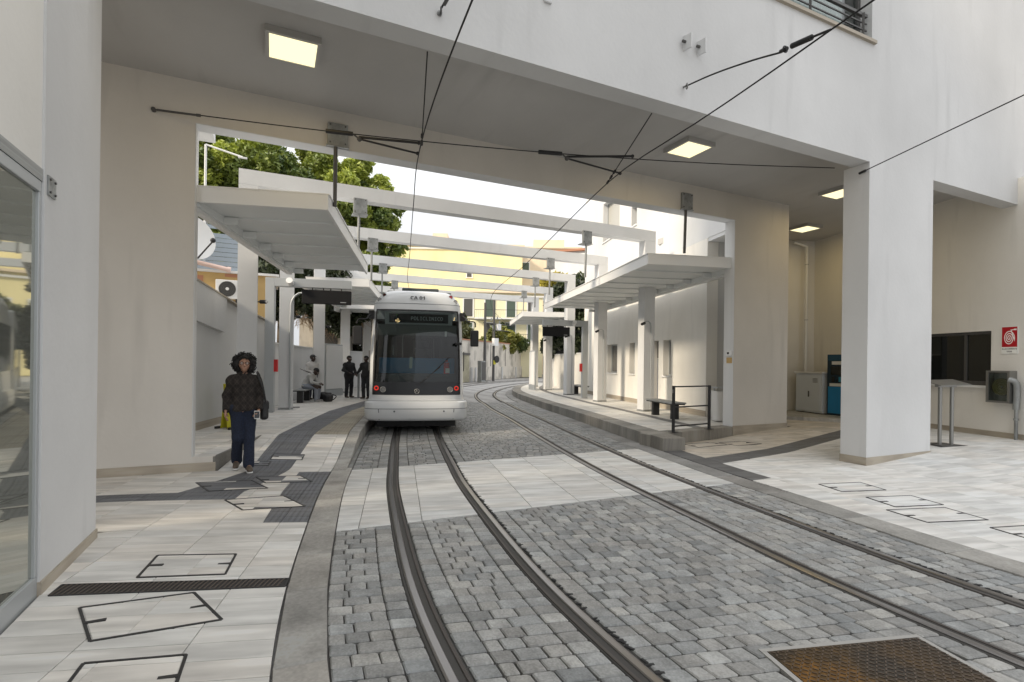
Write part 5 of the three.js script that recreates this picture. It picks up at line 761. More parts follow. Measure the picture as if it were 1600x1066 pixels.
function person(label, pos, turn, J, o) {
  const t = thing('person', label, 'person', pos, turn);
  J.headM = new THREE.Matrix4().compose(new THREE.Vector3(...J.head), new THREE.Quaternion().setFromEuler(new THREE.Euler(...(J.headTilt ?? [0, 0, 0]), 'YXZ')), new THREE.Vector3(1, 1, 1));
  const pts = Object.values(J).filter((v) => Array.isArray(v) && v.length === 3), [lo, hi] = boundsOf(pts, 0.24);
  const B = bodyParts(J, { fat: o.fat }), whole = union([...B.torso, ...B.arms, ...B.hips, ...B.legs, ...B.neck, ...['L', 'R'].map((s) => capsule(J['an' + s], J['toe' + s], 0.036, 0.028))], 0.035);
  const body = part('body', [surfaceNets(whole, lo, hi, 0.014), headMesh(J), handMesh(J.wrL, J.handL.dir, J.handL.palm, J.handL.curl, J.handL.side), handMesh(J.wrR, J.handR.dir, J.handR.palm, J.handR.curl, J.handR.side)].map(noIdx), o.skin, t); void body;
  const C = bodyParts(J, { fat: o.fat, grow: 0.014 }), cutY = J.neck[1] + 0.02, hem = o.hem ?? 0.1;
  const topF = union([...C.torso, ...C.arms, ...(o.longTop ? C.hips : [])], 0.04), wx = (s) => (x, y, z) => Math.hypot(x - J['wr' + s][0], y - J['wr' + s][1], z - J['wr' + s][2]) - 0.035;
  const nL = wx('L'), nR = wx('R'), up = new THREE.Vector3(J.chest[0] - J.pelvis[0], J.chest[1] - J.pelvis[1], J.chest[2] - J.pelvis[2]).normalize(), wob = (x, y, z) => 0.004 * Math.sin(38 * y + 9 * x) * Math.sin(23 * x + 17 * z + 6 * y);
  const neckCut = (x, y, z) => 0.056 - Math.hypot(x - J.neck[0], (y - J.neck[1] - 0.035), z - J.neck[2] - 0.01);
  const below = (x, y, z) => -((x - J.pelvis[0]) * up.x + (y - J.pelvis[1]) * up.y + (z - J.pelvis[2]) * up.z + hem);
  const torsoOnly = union(C.torso.concat(o.longTop ? C.hips : []), 0.04), armsOnly = union(C.arms, 0.03);
  const topSdf = (x, y, z) => Math.max(smin(Math.max(torsoOnly(x, y, z), below(x, y, z)), armsOnly(x, y, z), 0.035) + wob(x, y, z), -nL(x, y, z), -nR(x, y, z), neckCut(x, y, z)); void topF; void cutY;
  const tg = surfaceNets(topSdf, lo, hi, 0.012); { const p = tg.attributes.position, uv = new Float32Array(p.count * 2); for (let i = 0; i < p.count; i++) { uv[2 * i] = p.getX(i) * 2.6; uv[2 * i + 1] = p.getY(i) * 2.0; } tg.setAttribute('uv', new THREE.BufferAttribute(uv, 2)); }
  part(o.topName ?? 'sweater', tg, o.top, t);
  const T = bodyParts(J, { fat: o.fat, grow: 0.012, flare: o.flare ?? 0.052 }), trouser = union([...T.hips.slice(0, 1), capsule(J.waist, J.pelvis, 0.118 * (o.fat ?? 1), 0.146 * (o.fat ?? 1), 0.82), ...T.legs], 0.035), waistCut = (x, y, z) => (x - J.pelvis[0]) * up.x + (y - J.pelvis[1]) * up.y + (z - J.pelvis[2]) * up.z - 0.15;
  const ank = Math.min(J.anL[1], J.anR[1]);
  const pg = surfaceNets((x, y, z) => Math.max(trouser(x, y, z) + wob(x, y * 0.7, z), waistCut(x, y, z), ank - 0.045 - y), lo, [hi[0], J.pelvis[1] + 0.3, hi[2]], 0.012); { const p = pg.attributes.position, uv = new Float32Array(p.count * 2); for (let i = 0; i < p.count; i++) { uv[2 * i] = p.getX(i); uv[2 * i + 1] = p.getY(i); } pg.setAttribute('uv', new THREE.BufferAttribute(uv, 2)); }
  part('trousers', pg, o.trousers, t);
  for (const s of 'LR') { const a = J['an' + s], q = J['toe' + s]; const f = union([capsule([a[0], a[1] - 0.03, a[2] - 0.025], [q[0], q[1] + 0.012, q[2]], 0.044, 0.04), capsule([a[0], a[1] + 0.01, a[2]], [a[0], a[1] - 0.04, a[2]], 0.042, 0.046)], 0.03); const fl = Math.min(q[1], a[1] - 0.05) - 0.03; const [l2, h2] = boundsOf([a, q], 0.09); const sh = part('shoe', surfaceNets((x, y, z) => Math.max(f(x, y, z), fl - y), l2, h2, 0.008), o.shoe ?? M.shoe, t); part('sole', (() => { const g = surfaceNets((x, y, z) => Math.max(f(x, Math.max(y, fl + 0.025), z) - 0.004, y - fl - 0.02, fl - y), l2, h2, 0.008); return g; })(), o.sole ?? M.paper, sh); }
  // eyes and mouth, carried by the head
  const inHead = (g) => g.applyMatrix4(J.headM);
  parts('eye', [-1, 1].map((s) => inHead(new THREE.SphereGeometry(0.0125, 10, 8).translate(s * 0.034, 0.008, 0.085))).map(noIdx), M.paper, t); parts('pupil', [-1, 1].map((s) => inHead(new THREE.SphereGeometry(0.006, 8, 6).translate(s * 0.034, 0.008, 0.0955))).map(noIdx), M.black, t); part('mouth', inHead(new THREE.CapsuleGeometry(0.006, 0.034, 3, 8).rotateZ(Math.PI / 2).scale(1, 1, 0.6).translate(0, -0.066, 0.097)), mat([0.16, 0.05, 0.045], 0.6), t);
  if (o.hair) { const g = surfaceNets(o.hair, [-0.24, -0.24, -0.26], [0.24, 0.26, 0.2], 0.009), L = [noIdx(g)]; if (o.curly) { const R = rng(17), p = g.attributes.position; for (let i = 0; i < 420; i++) { const k = Math.floor(R() * p.count); if (p.getZ(k) > 0.05 && Math.abs(p.getX(k)) < 0.09 && p.getY(k) < 0.08) continue; const c = new THREE.TorusGeometry(0.014 + 0.012 * R(), 0.0045, 4, 9, 3.5 + 2 * R()).applyQuaternion(new THREE.Quaternion().setFromEuler(new THREE.Euler(R() * 6.3, R() * 6.3, R() * 6.3))).translate(p.getX(k), p.getY(k), p.getZ(k)); L.push(noIdx(c)); } } part('hair', inHead(mergeGeometries(L)), o.hairMat ?? M.hair, t); }
  return t;
}
const stand = (d = {}) => ({ head: [0, 1.575, 0.02], headBase: [0, 1.5, 0], neck: [0, 1.42, -0.01], chest: [0, 1.24, 0], waist: [0, 1.07, 0], pelvis: [0, 0.95, 0], shL: [0.165, 1.325, -0.01], shR: [-0.165, 1.325, -0.01], elL: [0.235, 1.1, -0.02], elR: [-0.235, 1.1, -0.02], wrL: [0.24, 0.87, 0.06], wrR: [-0.24, 0.87, 0.06], hipL: [0.085, 0.92, 0], hipR: [-0.085, 0.92, 0], knL: [0.1, 0.5, 0.02], knR: [-0.1, 0.5, 0.02], anL: [0.105, 0.1, -0.02], anR: [-0.105, 0.1, -0.02], toeL: [0.12, 0.035, 0.14], toeR: [-0.12, 0.035, 0.14], handL: { dir: [0, -1, 0.2], palm: [-1, 0, 0], curl: 0.45, side: 1 }, handR: { dir: [0, -1, 0.2], palm: [1, 0, 0], curl: 0.45, side: -1 }, ...d });
const shortHair = (x, y, z) => Math.max(Math.hypot(x, (y - 0.03) * 1.0, (z + 0.022) * 0.93) - 0.1, -(y - 0.055 + Math.max(0, -z - 0.0) * 0.9 * 1.0 + Math.min(0, -z) * -0.2));
{ // the woman walking down the ramp
  const J = stand({ knL: [0.075, 0.49, 0.05], anL: [0.07, 0.1, 0.13], toeL: [0.085, 0.045, 0.29], knR: [-0.08, 0.49, 0.05], anR: [-0.085, 0.13, -0.16], toeR: [-0.1, 0.045, 0.0], shL: [0.145, 1.315, -0.01], shR: [-0.145, 1.315, -0.01], elR: [-0.225, 1.11, -0.03], wrR: [-0.235, 0.89, 0.05], elL: [0.225, 1.11, -0.03], wrL: [0.2, 0.9, 0.12], handL: { dir: [-0.25, -0.75, 0.55], palm: [-1, 0.1, 0], curl: 0.8, side: 1 } });
  J.toeL[1] = 0.035;
  const curls = (x, y, z) => { const r = Math.hypot(x / 0.155, (y + 0.0) / 0.152, (z + 0.045) / 0.14); let d = (r - 1) * 0.16 + 0.017 * Math.sin(62 * x + 3) * Math.sin(58 * y) * Math.sin(55 * z + 1) + 0.016 * Math.sin(27 * x + 1) * Math.sin(31 * y + 2) * Math.sin(24 * z); const face = Math.hypot(x / 0.088, (y + 0.035) / 0.125, (z - 0.15) / 0.19) - 1; d = Math.max(d, -face * 0.08, z - 0.062 - Math.max(0, y - 0.06) * 0.6 + 0.02 * Math.sin(40 * x) * Math.sin(44 * y)); return Math.max(d, -0.185 - y + 0.02 * Math.sin(45 * x)); };
  const x = -0.405, z = -8.93, y = HL(x, z);
  const t = person('woman with dark curly hair in a grey argyle jumper and jeans, walking down the ramp', [x, y, z], 0.05, J, { skin: M.skin, fat: 0.98, top: mat([0.42, 0.40, 0.39], 0.95, { map: TX.knit }), trousers: mat([0.018, 0.028, 0.06], 0.9, { map: TX.denim }), flare: 0.066, hair: curls, curly: true, hem: 0.075, longTop: true, shoe: mat([0.10, 0.075, 0.055], 0.6) });
  const H = (g) => g.applyMatrix4(J.headM);
  t.scale.setScalar(1.045);
  part('glasses', [-1, 1].map((s) => H(new THREE.TorusGeometry(0.024, 0.0035, 6, 18).translate(s * 0.034, 0.006, 0.108))).concat([H(rod([-0.011, 0.01, 0.108], [0.011, 0.01, 0.108], 0.003)), H(rod([-0.058, 0.012, 0.106], [-0.09, 0.012, 0.0], 0.003)), H(rod([0.058, 0.012, 0.106], [0.09, 0.012, 0.0], 0.003))]), M.black, t);
  const bag = thing('shoulder_bag', 'black shoulder bag hanging at the hip of the walking woman', 'bag', [x, y, z], 0.05); bag.scale.setScalar(1.045); part('bag_body', new RoundedBoxGeometry(0.11, 0.27, 0.3, 3, 0.045).rotateX(-0.12).translate(0.275, 0.86, -0.08), M.black, bag); part('strap', tube([[0.29, 0.98, 0.06], [0.25, 1.2, 0.09], [0.17, 1.43, 0.06], [0.18, 1.45, -0.03], [0.24, 1.3, -0.14], [0.3, 0.98, -0.17]], 0.013, 30), M.black, bag); part('flap', box(0.125, 0.12, 0.29, 0.275, 0.95, -0.08, 0, 0.02).rotateX(0), M.black, bag);
  const ph = thing('mobile_phone', 'white phone in the hand of the walking woman', 'phone', [x, y, z], 0.05); ph.scale.setScalar(1.045); part('case', box(0.075, 0.12, 0.012, 0, 0, 0, 0, 0.005).rotateX(-0.3).translate(0.17, 0.83, 0.2), M.paper, ph); part('screen', box(0.066, 0.1, 0.002, 0, 0, 0.0075).rotateX(-0.3).translate(0.17, 0.83, 0.2), M.tramBlack, ph);
}
{ // man sitting bent forward on the bench
  const J = stand({ pelvis: [0, 0.585, -0.02], waist: [0, 0.7, 0.02], chest: [0, 0.88, 0.15], neck: [0, 1.0, 0.25], headBase: [0, 1.04, 0.3], head: [0, 1.09, 0.36], headTilt: [0.75, 0, 0], shL: [0.17, 0.95, 0.2], shR: [-0.17, 0.95, 0.2], elL: [0.22, 0.72, 0.3], elR: [-0.22, 0.72, 0.3], wrL: [0.1, 0.66, 0.5], wrR: [-0.1, 0.66, 0.5], hipL: [0.09, 0.57, 0], hipR: [-0.09, 0.57, 0], knL: [0.13, 0.53, 0.43], knR: [-0.12, 0.53, 0.42], anL: [0.12, 0.1, 0.38], anR: [-0.12, 0.1, 0.42], toeL: [0.14, 0.035, 0.53], toeR: [-0.15, 0.035, 0.57], handL: { dir: [-0.5, -0.2, 0.8], palm: [0, -1, -0.2], curl: 0.6, side: -1 }, handR: { dir: [0.5, -0.2, 0.8], palm: [0, -1, -0.2], curl: 0.6, side: 1 } });
  person('man in a light grey hooded top sitting bent forward on the left bench', [1.08, PLAT, -19.75], 62 * RAD, J, { skin: M.darkSkin, top: mat([0.40, 0.40, 0.39], 0.9), topName: 'hooded_top', trousers: mat([0.22, 0.24, 0.28], 0.9), hair: shortHair, hem: 0.04, longTop: true, shoe: mat([0.3, 0.29, 0.28], 0.6) });
  const b = thing('rucksack', 'black rucksack lying on the platform at the feet of the sitting man', 'bag', [1.75, PLAT, -19.75], 0.7); part('bag_body', new RoundedBoxGeometry(0.32, 0.3, 0.5, 3, 0.1).rotateX(0.25).translate(0, 0.16, 0), M.black, b); part('pocket', new RoundedBoxGeometry(0.24, 0.14, 0.3, 3, 0.05).translate(0.02, 0.26, 0.02), M.iron, b); part('strap', tube([[0.1, 0.26, 0.2], [0.2, 0.2, 0.3], [0.22, 0.05, 0.1], [0.14, 0.06, -0.15]], 0.018, 20), M.iron, b);
}
{ // man with a cap behind him
  const J = stand({ elL: [0.25, 1.12, 0.02], wrL: [0.1, 1.0, 0.2], elR: [-0.25, 1.12, 0.02], wrR: [-0.1, 1.0, 0.2], handL: { dir: [-1, 0, 0.2], palm: [0, -0.3, -1], curl: 0.7, side: -1 }, handR: { dir: [1, 0, 0.2], palm: [0, -0.3, -1], curl: 0.7, side: 1 } });
  const t = person('standing man with a dark cap and pale sleeveless vest behind the sitting man', [1.35, PLAT, -20.75], 30 * RAD, J, { skin: M.darkSkin, top: mat([0.50, 0.49, 0.48], 0.9), topName: 'jacket', trousers: mat([0.03, 0.035, 0.05], 0.9), hair: shortHair, hem: 0.05 });
  part('cap', [surfaceNets((x, y, z) => Math.max(Math.hypot(x, y - 0.035, z + 0.015) - 0.108, 0.055 - y), [-0.14, 0, -0.15], [0.14, 0.18, 0.13], 0.008), new THREE.CylinderGeometry(0.075, 0.075, 0.01, 20).scale(1, 1, 1.2).translate(0, 0.062, 0.1)].map((g) => noIdx(g.applyMatrix4(J.headM))), M.black, t);
}
{
  const J = stand({ elR: [-0.26, 1.12, 0.0], wrR: [-0.16, 1.02, 0.2], elL: [0.25, 1.1, 0.02], wrL: [0.2, 0.93, 0.22], handR: { dir: [0.7, 0, 0.7], palm: [0, -1, 0], curl: 0.6, side: 1 }, handL: { dir: [-0.2, -0.2, 0.9], palm: [-1, 0, 0], curl: 0.5, side: 1 } });
  person('man in dark clothes standing on the platform left of the tram, hands in front', [2.75, PLAT, -21.3], 25 * RAD, J, { skin: M.darkSkin, fat: 1.05, top: mat([0.014, 0.014, 0.016], 0.85), topName: 'coat', trousers: mat([0.016, 0.016, 0.019], 0.9), hair: shortHair, hem: 0.16, longTop: true });
  const J2 = stand({ elR: [-0.26, 1.12, 0.02], wrR: [-0.3, 0.98, 0.2], elL: [0.25, 1.1, 0], wrL: [0.25, 0.88, 0.06], handR: { dir: [-0.2, -0.1, 1], palm: [0, -1, 0], curl: 0.5, side: 1 } });
  person('person in dark clothes half hidden behind the tram mirror on the platform', [3.3, PLAT, -20.6], -35 * RAD, J2, { skin: M.darkSkin, fat: 1.05, top: mat([0.012, 0.012, 0.013], 0.85), topName: 'coat', trousers: mat([0.02, 0.02, 0.024], 0.9), hair: shortHair, hem: 0.12, longTop: true });
  const p = thing('ticket_validator', 'slim grey stand between the two dark figures beside the tram', 'stand', [3.15, PLAT, -21.5]); part('post', span(-0.04, 0.04, 0, 0.95, -0.04, 0.04), M.alu, p); part('top', box(0.5, 0.03, 0.3, -0.05, 0.97, 0), M.alu, p); part('foot', span(-0.2, 0.2, 0.001, 0.012, -0.15, 0.15), M.darkSteel, p);
}

// ---------------------------------------------------------------- terminal building on the right and low walls
{
  const t = thing('terminal_building', 'bright white terminal building with narrow windows behind the right platform', 'building', [W0[0], 0, W0[1]], Math.PI / 2 - WA); // local x along the wall, local z into the building
  const rc = (a, b, c, d) => [[a, c], [b, c], [b, d], [a, d]];
  const holes = [rc(2.16, 2.72, 1.37, 2.57), rc(5.13, 5.66, 1.38, 2.59), rc(6.98, 8.19, 1.37, 2.6), rc(3.08, 3.58, 0.27, 2.58)], up = [rc(6.9, 8.93, 7.3, 9.07), rc(5.09, 5.62, 7.17, 7.95)];
  part('platform_wall', wuv(extrude(rc(0, 11.6, 0, 5.4), 0.34, holes)), M.offwhite, t);
  part('upper_wall', wuv(extrude(rc(-1.6, 11.6, 5.403, 12.2), 0.34, up)), M.white, t);
  part('end_wall', wuv(span(0.02, 0.2, 0, 5.4, 0.342, 0.78)), M.greyWall, t);
  part('overhang_soffit', wuv(span(-1.6, 0.0, 5.3, 5.4, 0.02, 0.6)), M.white, t);
  part('far_end_wall', wuv(span(11.3, 11.598, 0, 12.2, 0.342, 7)), M.white, t); part('roof', span(-1.6, 11.6, 12.2, 12.4, 0, 7), M.white, t); part('recess_wall', wuv(span(-1.6, -1.4, 6.3, 12.2, 0.35, 6)), M.white, t);
  for (const [a, b, c, d] of [[2.16, 2.72, 1.37, 2.57], [5.13, 5.66, 1.38, 2.59], [6.98, 8.19, 1.37, 2.6], [6.9, 8.93, 7.3, 9.07], [5.09, 5.62, 7.17, 7.95]]) { const w = part('window', [span(a, a + 0.05, c, d, 0.2, 0.28), span(b - 0.05, b, c, d, 0.2, 0.28), span(a + 0.05, b - 0.05, c, c + 0.05, 0.2, 0.28), span(a + 0.05, b - 0.05, d - 0.05, d, 0.2, 0.28)], M.alu, t); part('pane', span(a + 0.05, b - 0.05, c + 0.05, d - 0.05, 0.24, 0.25), c > 5 ? mat([0.45, 0.44, 0.40], 0.3) : mat([0.16, 0.155, 0.145], 0.25), w); part('sill', span(a - 0.04, b + 0.04, c - 0.05, c, -0.05, 0.2), M.whiteMetal, w); }
  const d = part('door', span(3.08, 3.58, 0.27, 1.95, 0.2, 0.25), mat([0.17, 0.18, 0.21], 0.5), t); part('transom', span(3.08, 3.58, 1.97, 2.58, 0.2, 0.24), M.black, d);
  part('wall_base', span(0, 11.6, 0.25, 0.42, -0.012, -0.001), M.skirting, t);
}
{
  const c = [onW(11.65), [15.6, -26.8], [17.6, -31.5], [20.5, -35.8]], pieces = []; for (let i = 0; i < 3; i++) pieces.push(wuv(bar([c[i][0] + 0.15, 1.13, c[i][1]], [c[i + 1][0] + 0.15, 1.13, c[i + 1][1]], 0.3, 2.3)));
  const t = thing('boundary_wall', 'low cream wall beyond the terminal building on the right platform', 'wall'); part('wall', pieces, M.offwhite, t); part('coping', [0, 1, 2].map((i) => bar([c[i][0] + 0.15, 2.3, c[i][1]], [c[i + 1][0] + 0.15, 2.3, c[i + 1][1]], 0.36, 0.05)), M.whiteMetal, t);
  const f = thing('iron_fence', 'dark iron railing on top of the low cream wall, in front of a hedge', 'fence'); for (let i = 0; i < 2; i++) { const n = i ? 24 : 26; part('rail', [2.45, 3.5].map((y) => bar([c[i][0] + 0.15, y, c[i][1]], [c[i + 1][0] + 0.15, y, c[i + 1][1]], 0.03, 0.03)), M.iron, f); for (let k = 0; k < n; k++) { const s = k / n; part('bar', rod([c[i][0] + 0.15 + s * (c[i + 1][0] - c[i][0]), 2.32, c[i][1] + s * (c[i + 1][1] - c[i][1])], [c[i][0] + 0.15 + s * (c[i + 1][0] - c[i][0]), 3.6, c[i][1] + s * (c[i + 1][1] - c[i][1])], 0.014, 5), M.iron, f); } }
}
// left retaining walls and the yard above them
{
  const c = [[-1.95, -10.2], [-1.62, -11.6], [-0.62, -15.0], [-0.12, -17.4]], t = thing('retaining_wall', 'tall grey plastered retaining wall behind the woman, with a thicker top band', 'wall');
  const ty = [3.75, 3.42, 2.98, 2.92];
  parts('wall', [0, 1, 2].map((i) => wuv(bar([c[i][0] - 0.2, ty[i] - 1.8, c[i][1]], [c[i + 1][0] - 0.2, ty[i + 1] - 1.8, c[i + 1][1]], 0.3, 3.56))), M.greyWall, t);
  parts('top_band', [wuv(bar([c[0][0] - 0.17, ty[0] - 0.42, c[0][1]], [c[1][0] - 0.17, ty[1] - 0.42, c[1][1]], 0.42, 0.82)), wuv(bar([c[1][0] - 0.17, ty[1] - 0.42, c[1][1]], [c[1][0] + 0.42, ty[1] - 0.66, c[1][1] - 2.0], 0.42, 0.82))], M.greyWall, t);
  parts('coping', [0, 1, 2].map((i) => bar([c[i][0] - 0.17, ty[i], c[i][1]], [c[i + 1][0] - 0.17, ty[i + 1], c[i + 1][1]], 0.46, 0.035)), M.skirting, t);
  parts('wall_base', [0, 1, 2].map((i) => bar([c[i][0] - 0.045, 0.33, c[i][1]], [c[i + 1][0] - 0.045, 0.33, c[i + 1][1]], 0.02, 0.16)), M.skirting, t);
  const d = [[-0.12, -17.42], [1.15, -22.5], [3.0, -28], [6.2, -33.2]], l = thing('boundary_wall', 'low white wall behind the left platform and the waiting men', 'wall'); part('wall', [0, 1, 2].map((i) => wuv(bar([d[i][0] - 0.15, 1.13, d[i][1]], [d[i + 1][0] - 0.15, 1.13, d[i + 1][1]], 0.25, 2.25))), M.white, l); part('coping', [0, 1, 2].map((i) => bar([d[i][0] - 0.15, 2.28, d[i][1]], [d[i + 1][0] - 0.15, 2.28, d[i + 1][1]], 0.32, 0.05)), M.whiteMetal, l);
  const h = thing('ochre_house', 'ochre plastered house wall above the grey retaining wall', 'house'); part('wall', wuv(span(-9, 0.05, 0, 4.62, -23, -19.6)), M.ochre, h); part('roof_edge', [span(-9.1, 0.15, 4.62, 4.7, -23.1, -19.5)], M.whiteMetal, h);
  const stains = parts('wall_patch', [span(-2.3, -2.12, 4.1, 4.5, -19.6, -19.592), span(-1.5, -1.1, 4.5, 4.6, -19.6, -19.591)], M.terra, h); void stains;
  const s = thing('slat_screen', 'blue grey slatted screen on the roof of the ochre house', 'screen'); for (let i = 0; i < 8; i++) part('slat', span(-4.5, -1.05, 4.72 + i * 0.155, 4.86 + i * 0.155, -19.73, -19.7), M.slatBlue, s); for (const x of [-3, -2.05, -1.08]) part('post', span(x - 0.03, x + 0.03, 4.7, 6.6, -19.78, -19.731), M.galv, s); part('top_slat', span(-4.5, -1.05, 6.1, 6.22, -19.73, -19.7), M.slatBlue, s); 
  const p = thing('roof_pipe', 'pinkish pipe running along the top of the ochre wall', 'pipe'); part('pipe', rod([-3.2, 5.05, -19.4], [-1.4, 4.72, -19.4], 0.075, 12), M.pipePink, p); part('end_cap', rod([-1.42, 4.724, -19.4], [-1.32, 4.706, -19.4], 0.095, 12), M.pipePink, p);
  const dish = thing('satellite_dish', 'large white satellite dish beside the slatted screen', 'satellite dish', [-2.5, 5.55, -18.9], 0.55); part('reflector', new THREE.LatheGeometry([0, 0.2, 0.4, 0.6, 0.76, 0.8].map((r) => new THREE.Vector2(r, 0.22 * r * r)), 32).rotateX(Math.PI / 2 - 0.3), M.whiteMetal, dish); part('feed_arm', rod([0.15, -0.7, 0.3], [0.42, -0.12, 0.75], 0.025), M.black, dish); part('feed', new THREE.SphereGeometry(0.08, 10, 8).translate(0.42, -0.1, 0.75), M.black, dish); part('mast', rod([0, -1.0, -0.15], [0, 0, -0.1], 0.03), M.galv, dish);
  const a = thing('air_conditioner', 'white air conditioner with a round fan on the ochre wall', 'air conditioner', [-1.42, 3.74, -19.42]); part('case', box(0.64, 0.62, 0.3, 0, 0.31, 0, 0, 0.02), M.whiteMetal, a); part('fan_opening', new THREE.CylinderGeometry(0.25, 0.25, 0.02, 28).rotateX(Math.PI / 2).translate(0.02, 0.32, 0.155), M.darkSteel, a); parts('fan_ring', [0.1, 0.15, 0.2, 0.24].map((r) => new THREE.TorusGeometry(r, 0.006, 6, 24).translate(0.02, 0.32, 0.17)), M.iron, a); part('fan_hub', new THREE.CylinderGeometry(0.05, 0.05, 0.03, 14).rotateX(Math.PI / 2).translate(0.02, 0.32, 0.175), M.paper, a); parts('bracket', [span(-0.3, -0.26, -0.12, 0, -0.15, 0.14), span(0.26, 0.3, -0.12, 0, -0.15, 0.14)], M.black, a);
  const yb = thing('yellow_house', 'yellow house far left, seen under the tree above the screen', 'house'); part('wall', wuv(span(-9, -1.6, 0, 9.4, -46, -38)), M.yellowPale, yb); part('roof', span(-9.2, -1.4, 9.4, 9.7, -46.2, -37.8), M.terra, yb); for (const y of [6.2, 8.1]) { const w = part('window', span(-5.2, -4.3, y - 0.6, y + 0.5, -38.02, -37.97), M.shutter, yb); part('sill', span(-5.3, -4.2, y - 0.68, y - 0.6, -37.99, -37.9), M.whiteMetal, w); }
  part('lamp', [rod([-2.4, 8.4, -38], [-2.4, 8.4, -37.7], 0.04), box(0.3, 0.25, 0.2, -2.4, 8.35, -37.6)], M.darkSteel, yb);
  const sl = thing('street_lamp', 'slim white lamp post with a straight arm in front of the tree', 'street lamp', [-2.3, 4.7, -21.5]); part('pole', rod([0, 0, 0], [0, 4.8, 0], 0.04), M.whiteMetal, sl); part('arm', rod([0, 4.8, 0], [1.2, 4.45, 0.3], 0.03), M.whiteMetal, sl); part('lamp_head', box(0.3, 0.04, 0.1, 1.2, 4.43, 0.3), M.whiteMetal, sl);
  const wb = thing('white_house', 'corner of a white wall at the upper left rim of the opening', 'house'); part('wall', wuv(span(-6, -1.86, 9.05, 11.5, -20, -16.4)), M.white, wb); part('eave', span(-6.1, -1.8, 11.5, 11.6, -20.1, -16.3), M.whiteMetal, wb);
  const sh = thing('garden_shed', 'small white outbuilding with a sloping roof behind the low white wall', 'shed', [2.9, 0, -31.5], -0.3); part('wall', wuv(box(2.6, 4.1, 2.5, 0, 2.05, 0)), M.stainWall, sh); part('roof', box(3.0, 0.12, 2.9, 0, 4.25, 0).rotateZ(-0.08), M.whiteMetal, sh); part('door', box(0.9, 1.5, 0.05, 0.3, 2.9, 1.27), M.darkSteel, sh);
}

// ---------------------------------------------------------------- far end: stained wall, masts, houses
{
  const a = [9.6, -36.0], b = [35, -66.2], dx = b[0] - a[0], dz = b[1] - a[1], L = Math.hypot(dx, dz), t = thing('stained_wall', 'long weathered white wall with dark streaks across the end of the street', 'wall', [a[0], 0, a[1]], Math.atan2(-dz, dx));
  part('wall', wuv(extrude([[0, 0], [L, 0], [L, 4.2], [0, 3.6]], 0.3).translate(0, 0, -0.3)), M.stainWall, t); part('plinth', wuv(span(6, L, 0, 1.35, 0.001, 0.16)), M.stainWall, t); part('coping', extrude([[0, 3.6], [L, 4.2], [L, 4.3], [0, 3.7]], 0.42).translate(0, 0, -0.36), M.terra, t);
  parts('pier', [10, 11.2, 12.2, 13.3, 20, 26].map((x) => span(x, x + 0.35, 0, 1.3, 0.161, 0.26)), M.greyWall, t); parts('joint', [16.5, 22].map((x) => span(x, x + 0.14, 1.4, 3.6, 0.0, 0.03)), M.darkSteel, t);
  const g = part('service_door', span(6.6, 9.6, 0.02, 2.4, 0.001, 0.2), mat([0.42, 0.40, 0.30], 0.85, { map: TX.concrete }), t); part('door_lintel', span(6.5, 9.7, 2.4, 2.6, 0.001, 0.25), M.darkSteel, g);
  const ml = thing('signal_mast', 'dark mast with white boxes and a yellow plate at the bend of the tracks', 'mast', [19.2, 0, -45.4], 0.45); part('pole', rod([0, 0, 0], [0, 7.9, 0], 0.13, 10, 0.11), M.darkSteel, ml); parts('equipment_box', [box(0.62, 0.72, 0.3, -0.05, 3.75, 0.25), box(0.45, 0.6, 0.3, 0.45, 5.2, 0.2)], M.whiteMetal, ml); part('plate', box(0.34, 0.4, 0.03, 0, 1.8, 0.16), M.yellow, ml); part('cross_arm', [rod([-1.5, 5.5, 0], [3.2, 5.5, 0], 0.05), rod([-0.2, 4.9, 0], [2.2, 4.9, 0], 0.05)], M.iron, ml); parts('insulator', [[-0.5, 5.9], [0.4, 6.1], [0.7, 5.7], [-0.3, 5.2]].map(([x, y]) => rod([x, y - 0.15, 0.1], [x, y + 0.15, 0.1], 0.06)), M.galv, ml); part('signal_disc', new THREE.CylinderGeometry(0.35, 0.35, 0.06, 20).rotateX(Math.PI / 2).translate(0.25, 2.1, 0.2), M.black, ml);
  const m2 = thing('catenary_mast', 'plain dark mast beside the tram, left of the signal mast', 'mast', [17.4, 0, -43.2]); part('pole', rod([0, 0, 0], [0, 7.2, 0], 0.14, 10, 0.11), M.darkSteel, m2); part('base', box(0.5, 0.1, 0.5, 0, 0.05, 0), M.concretePl, m2); part('bracket', rod([0, 5.6, 0], [-3, 5.6, 0.6], 0.035), M.iron, m2);
  const cb = thing('junction_box', 'low grey junction box at the foot of the plain mast', 'box', [16.9, 0, -42.7], 0.6); part('case', box(0.6, 1.9, 0.45, 0, 0.97, 0, 0, 0.02), M.galv, cb); part('base', box(0.7, 0.08, 0.55, 0, 0.03, 0), M.concretePl, cb); part('door', box(0.5, 1.6, 0.02, 0, 1.0, 0.235), M.darkSteel, cb);
}
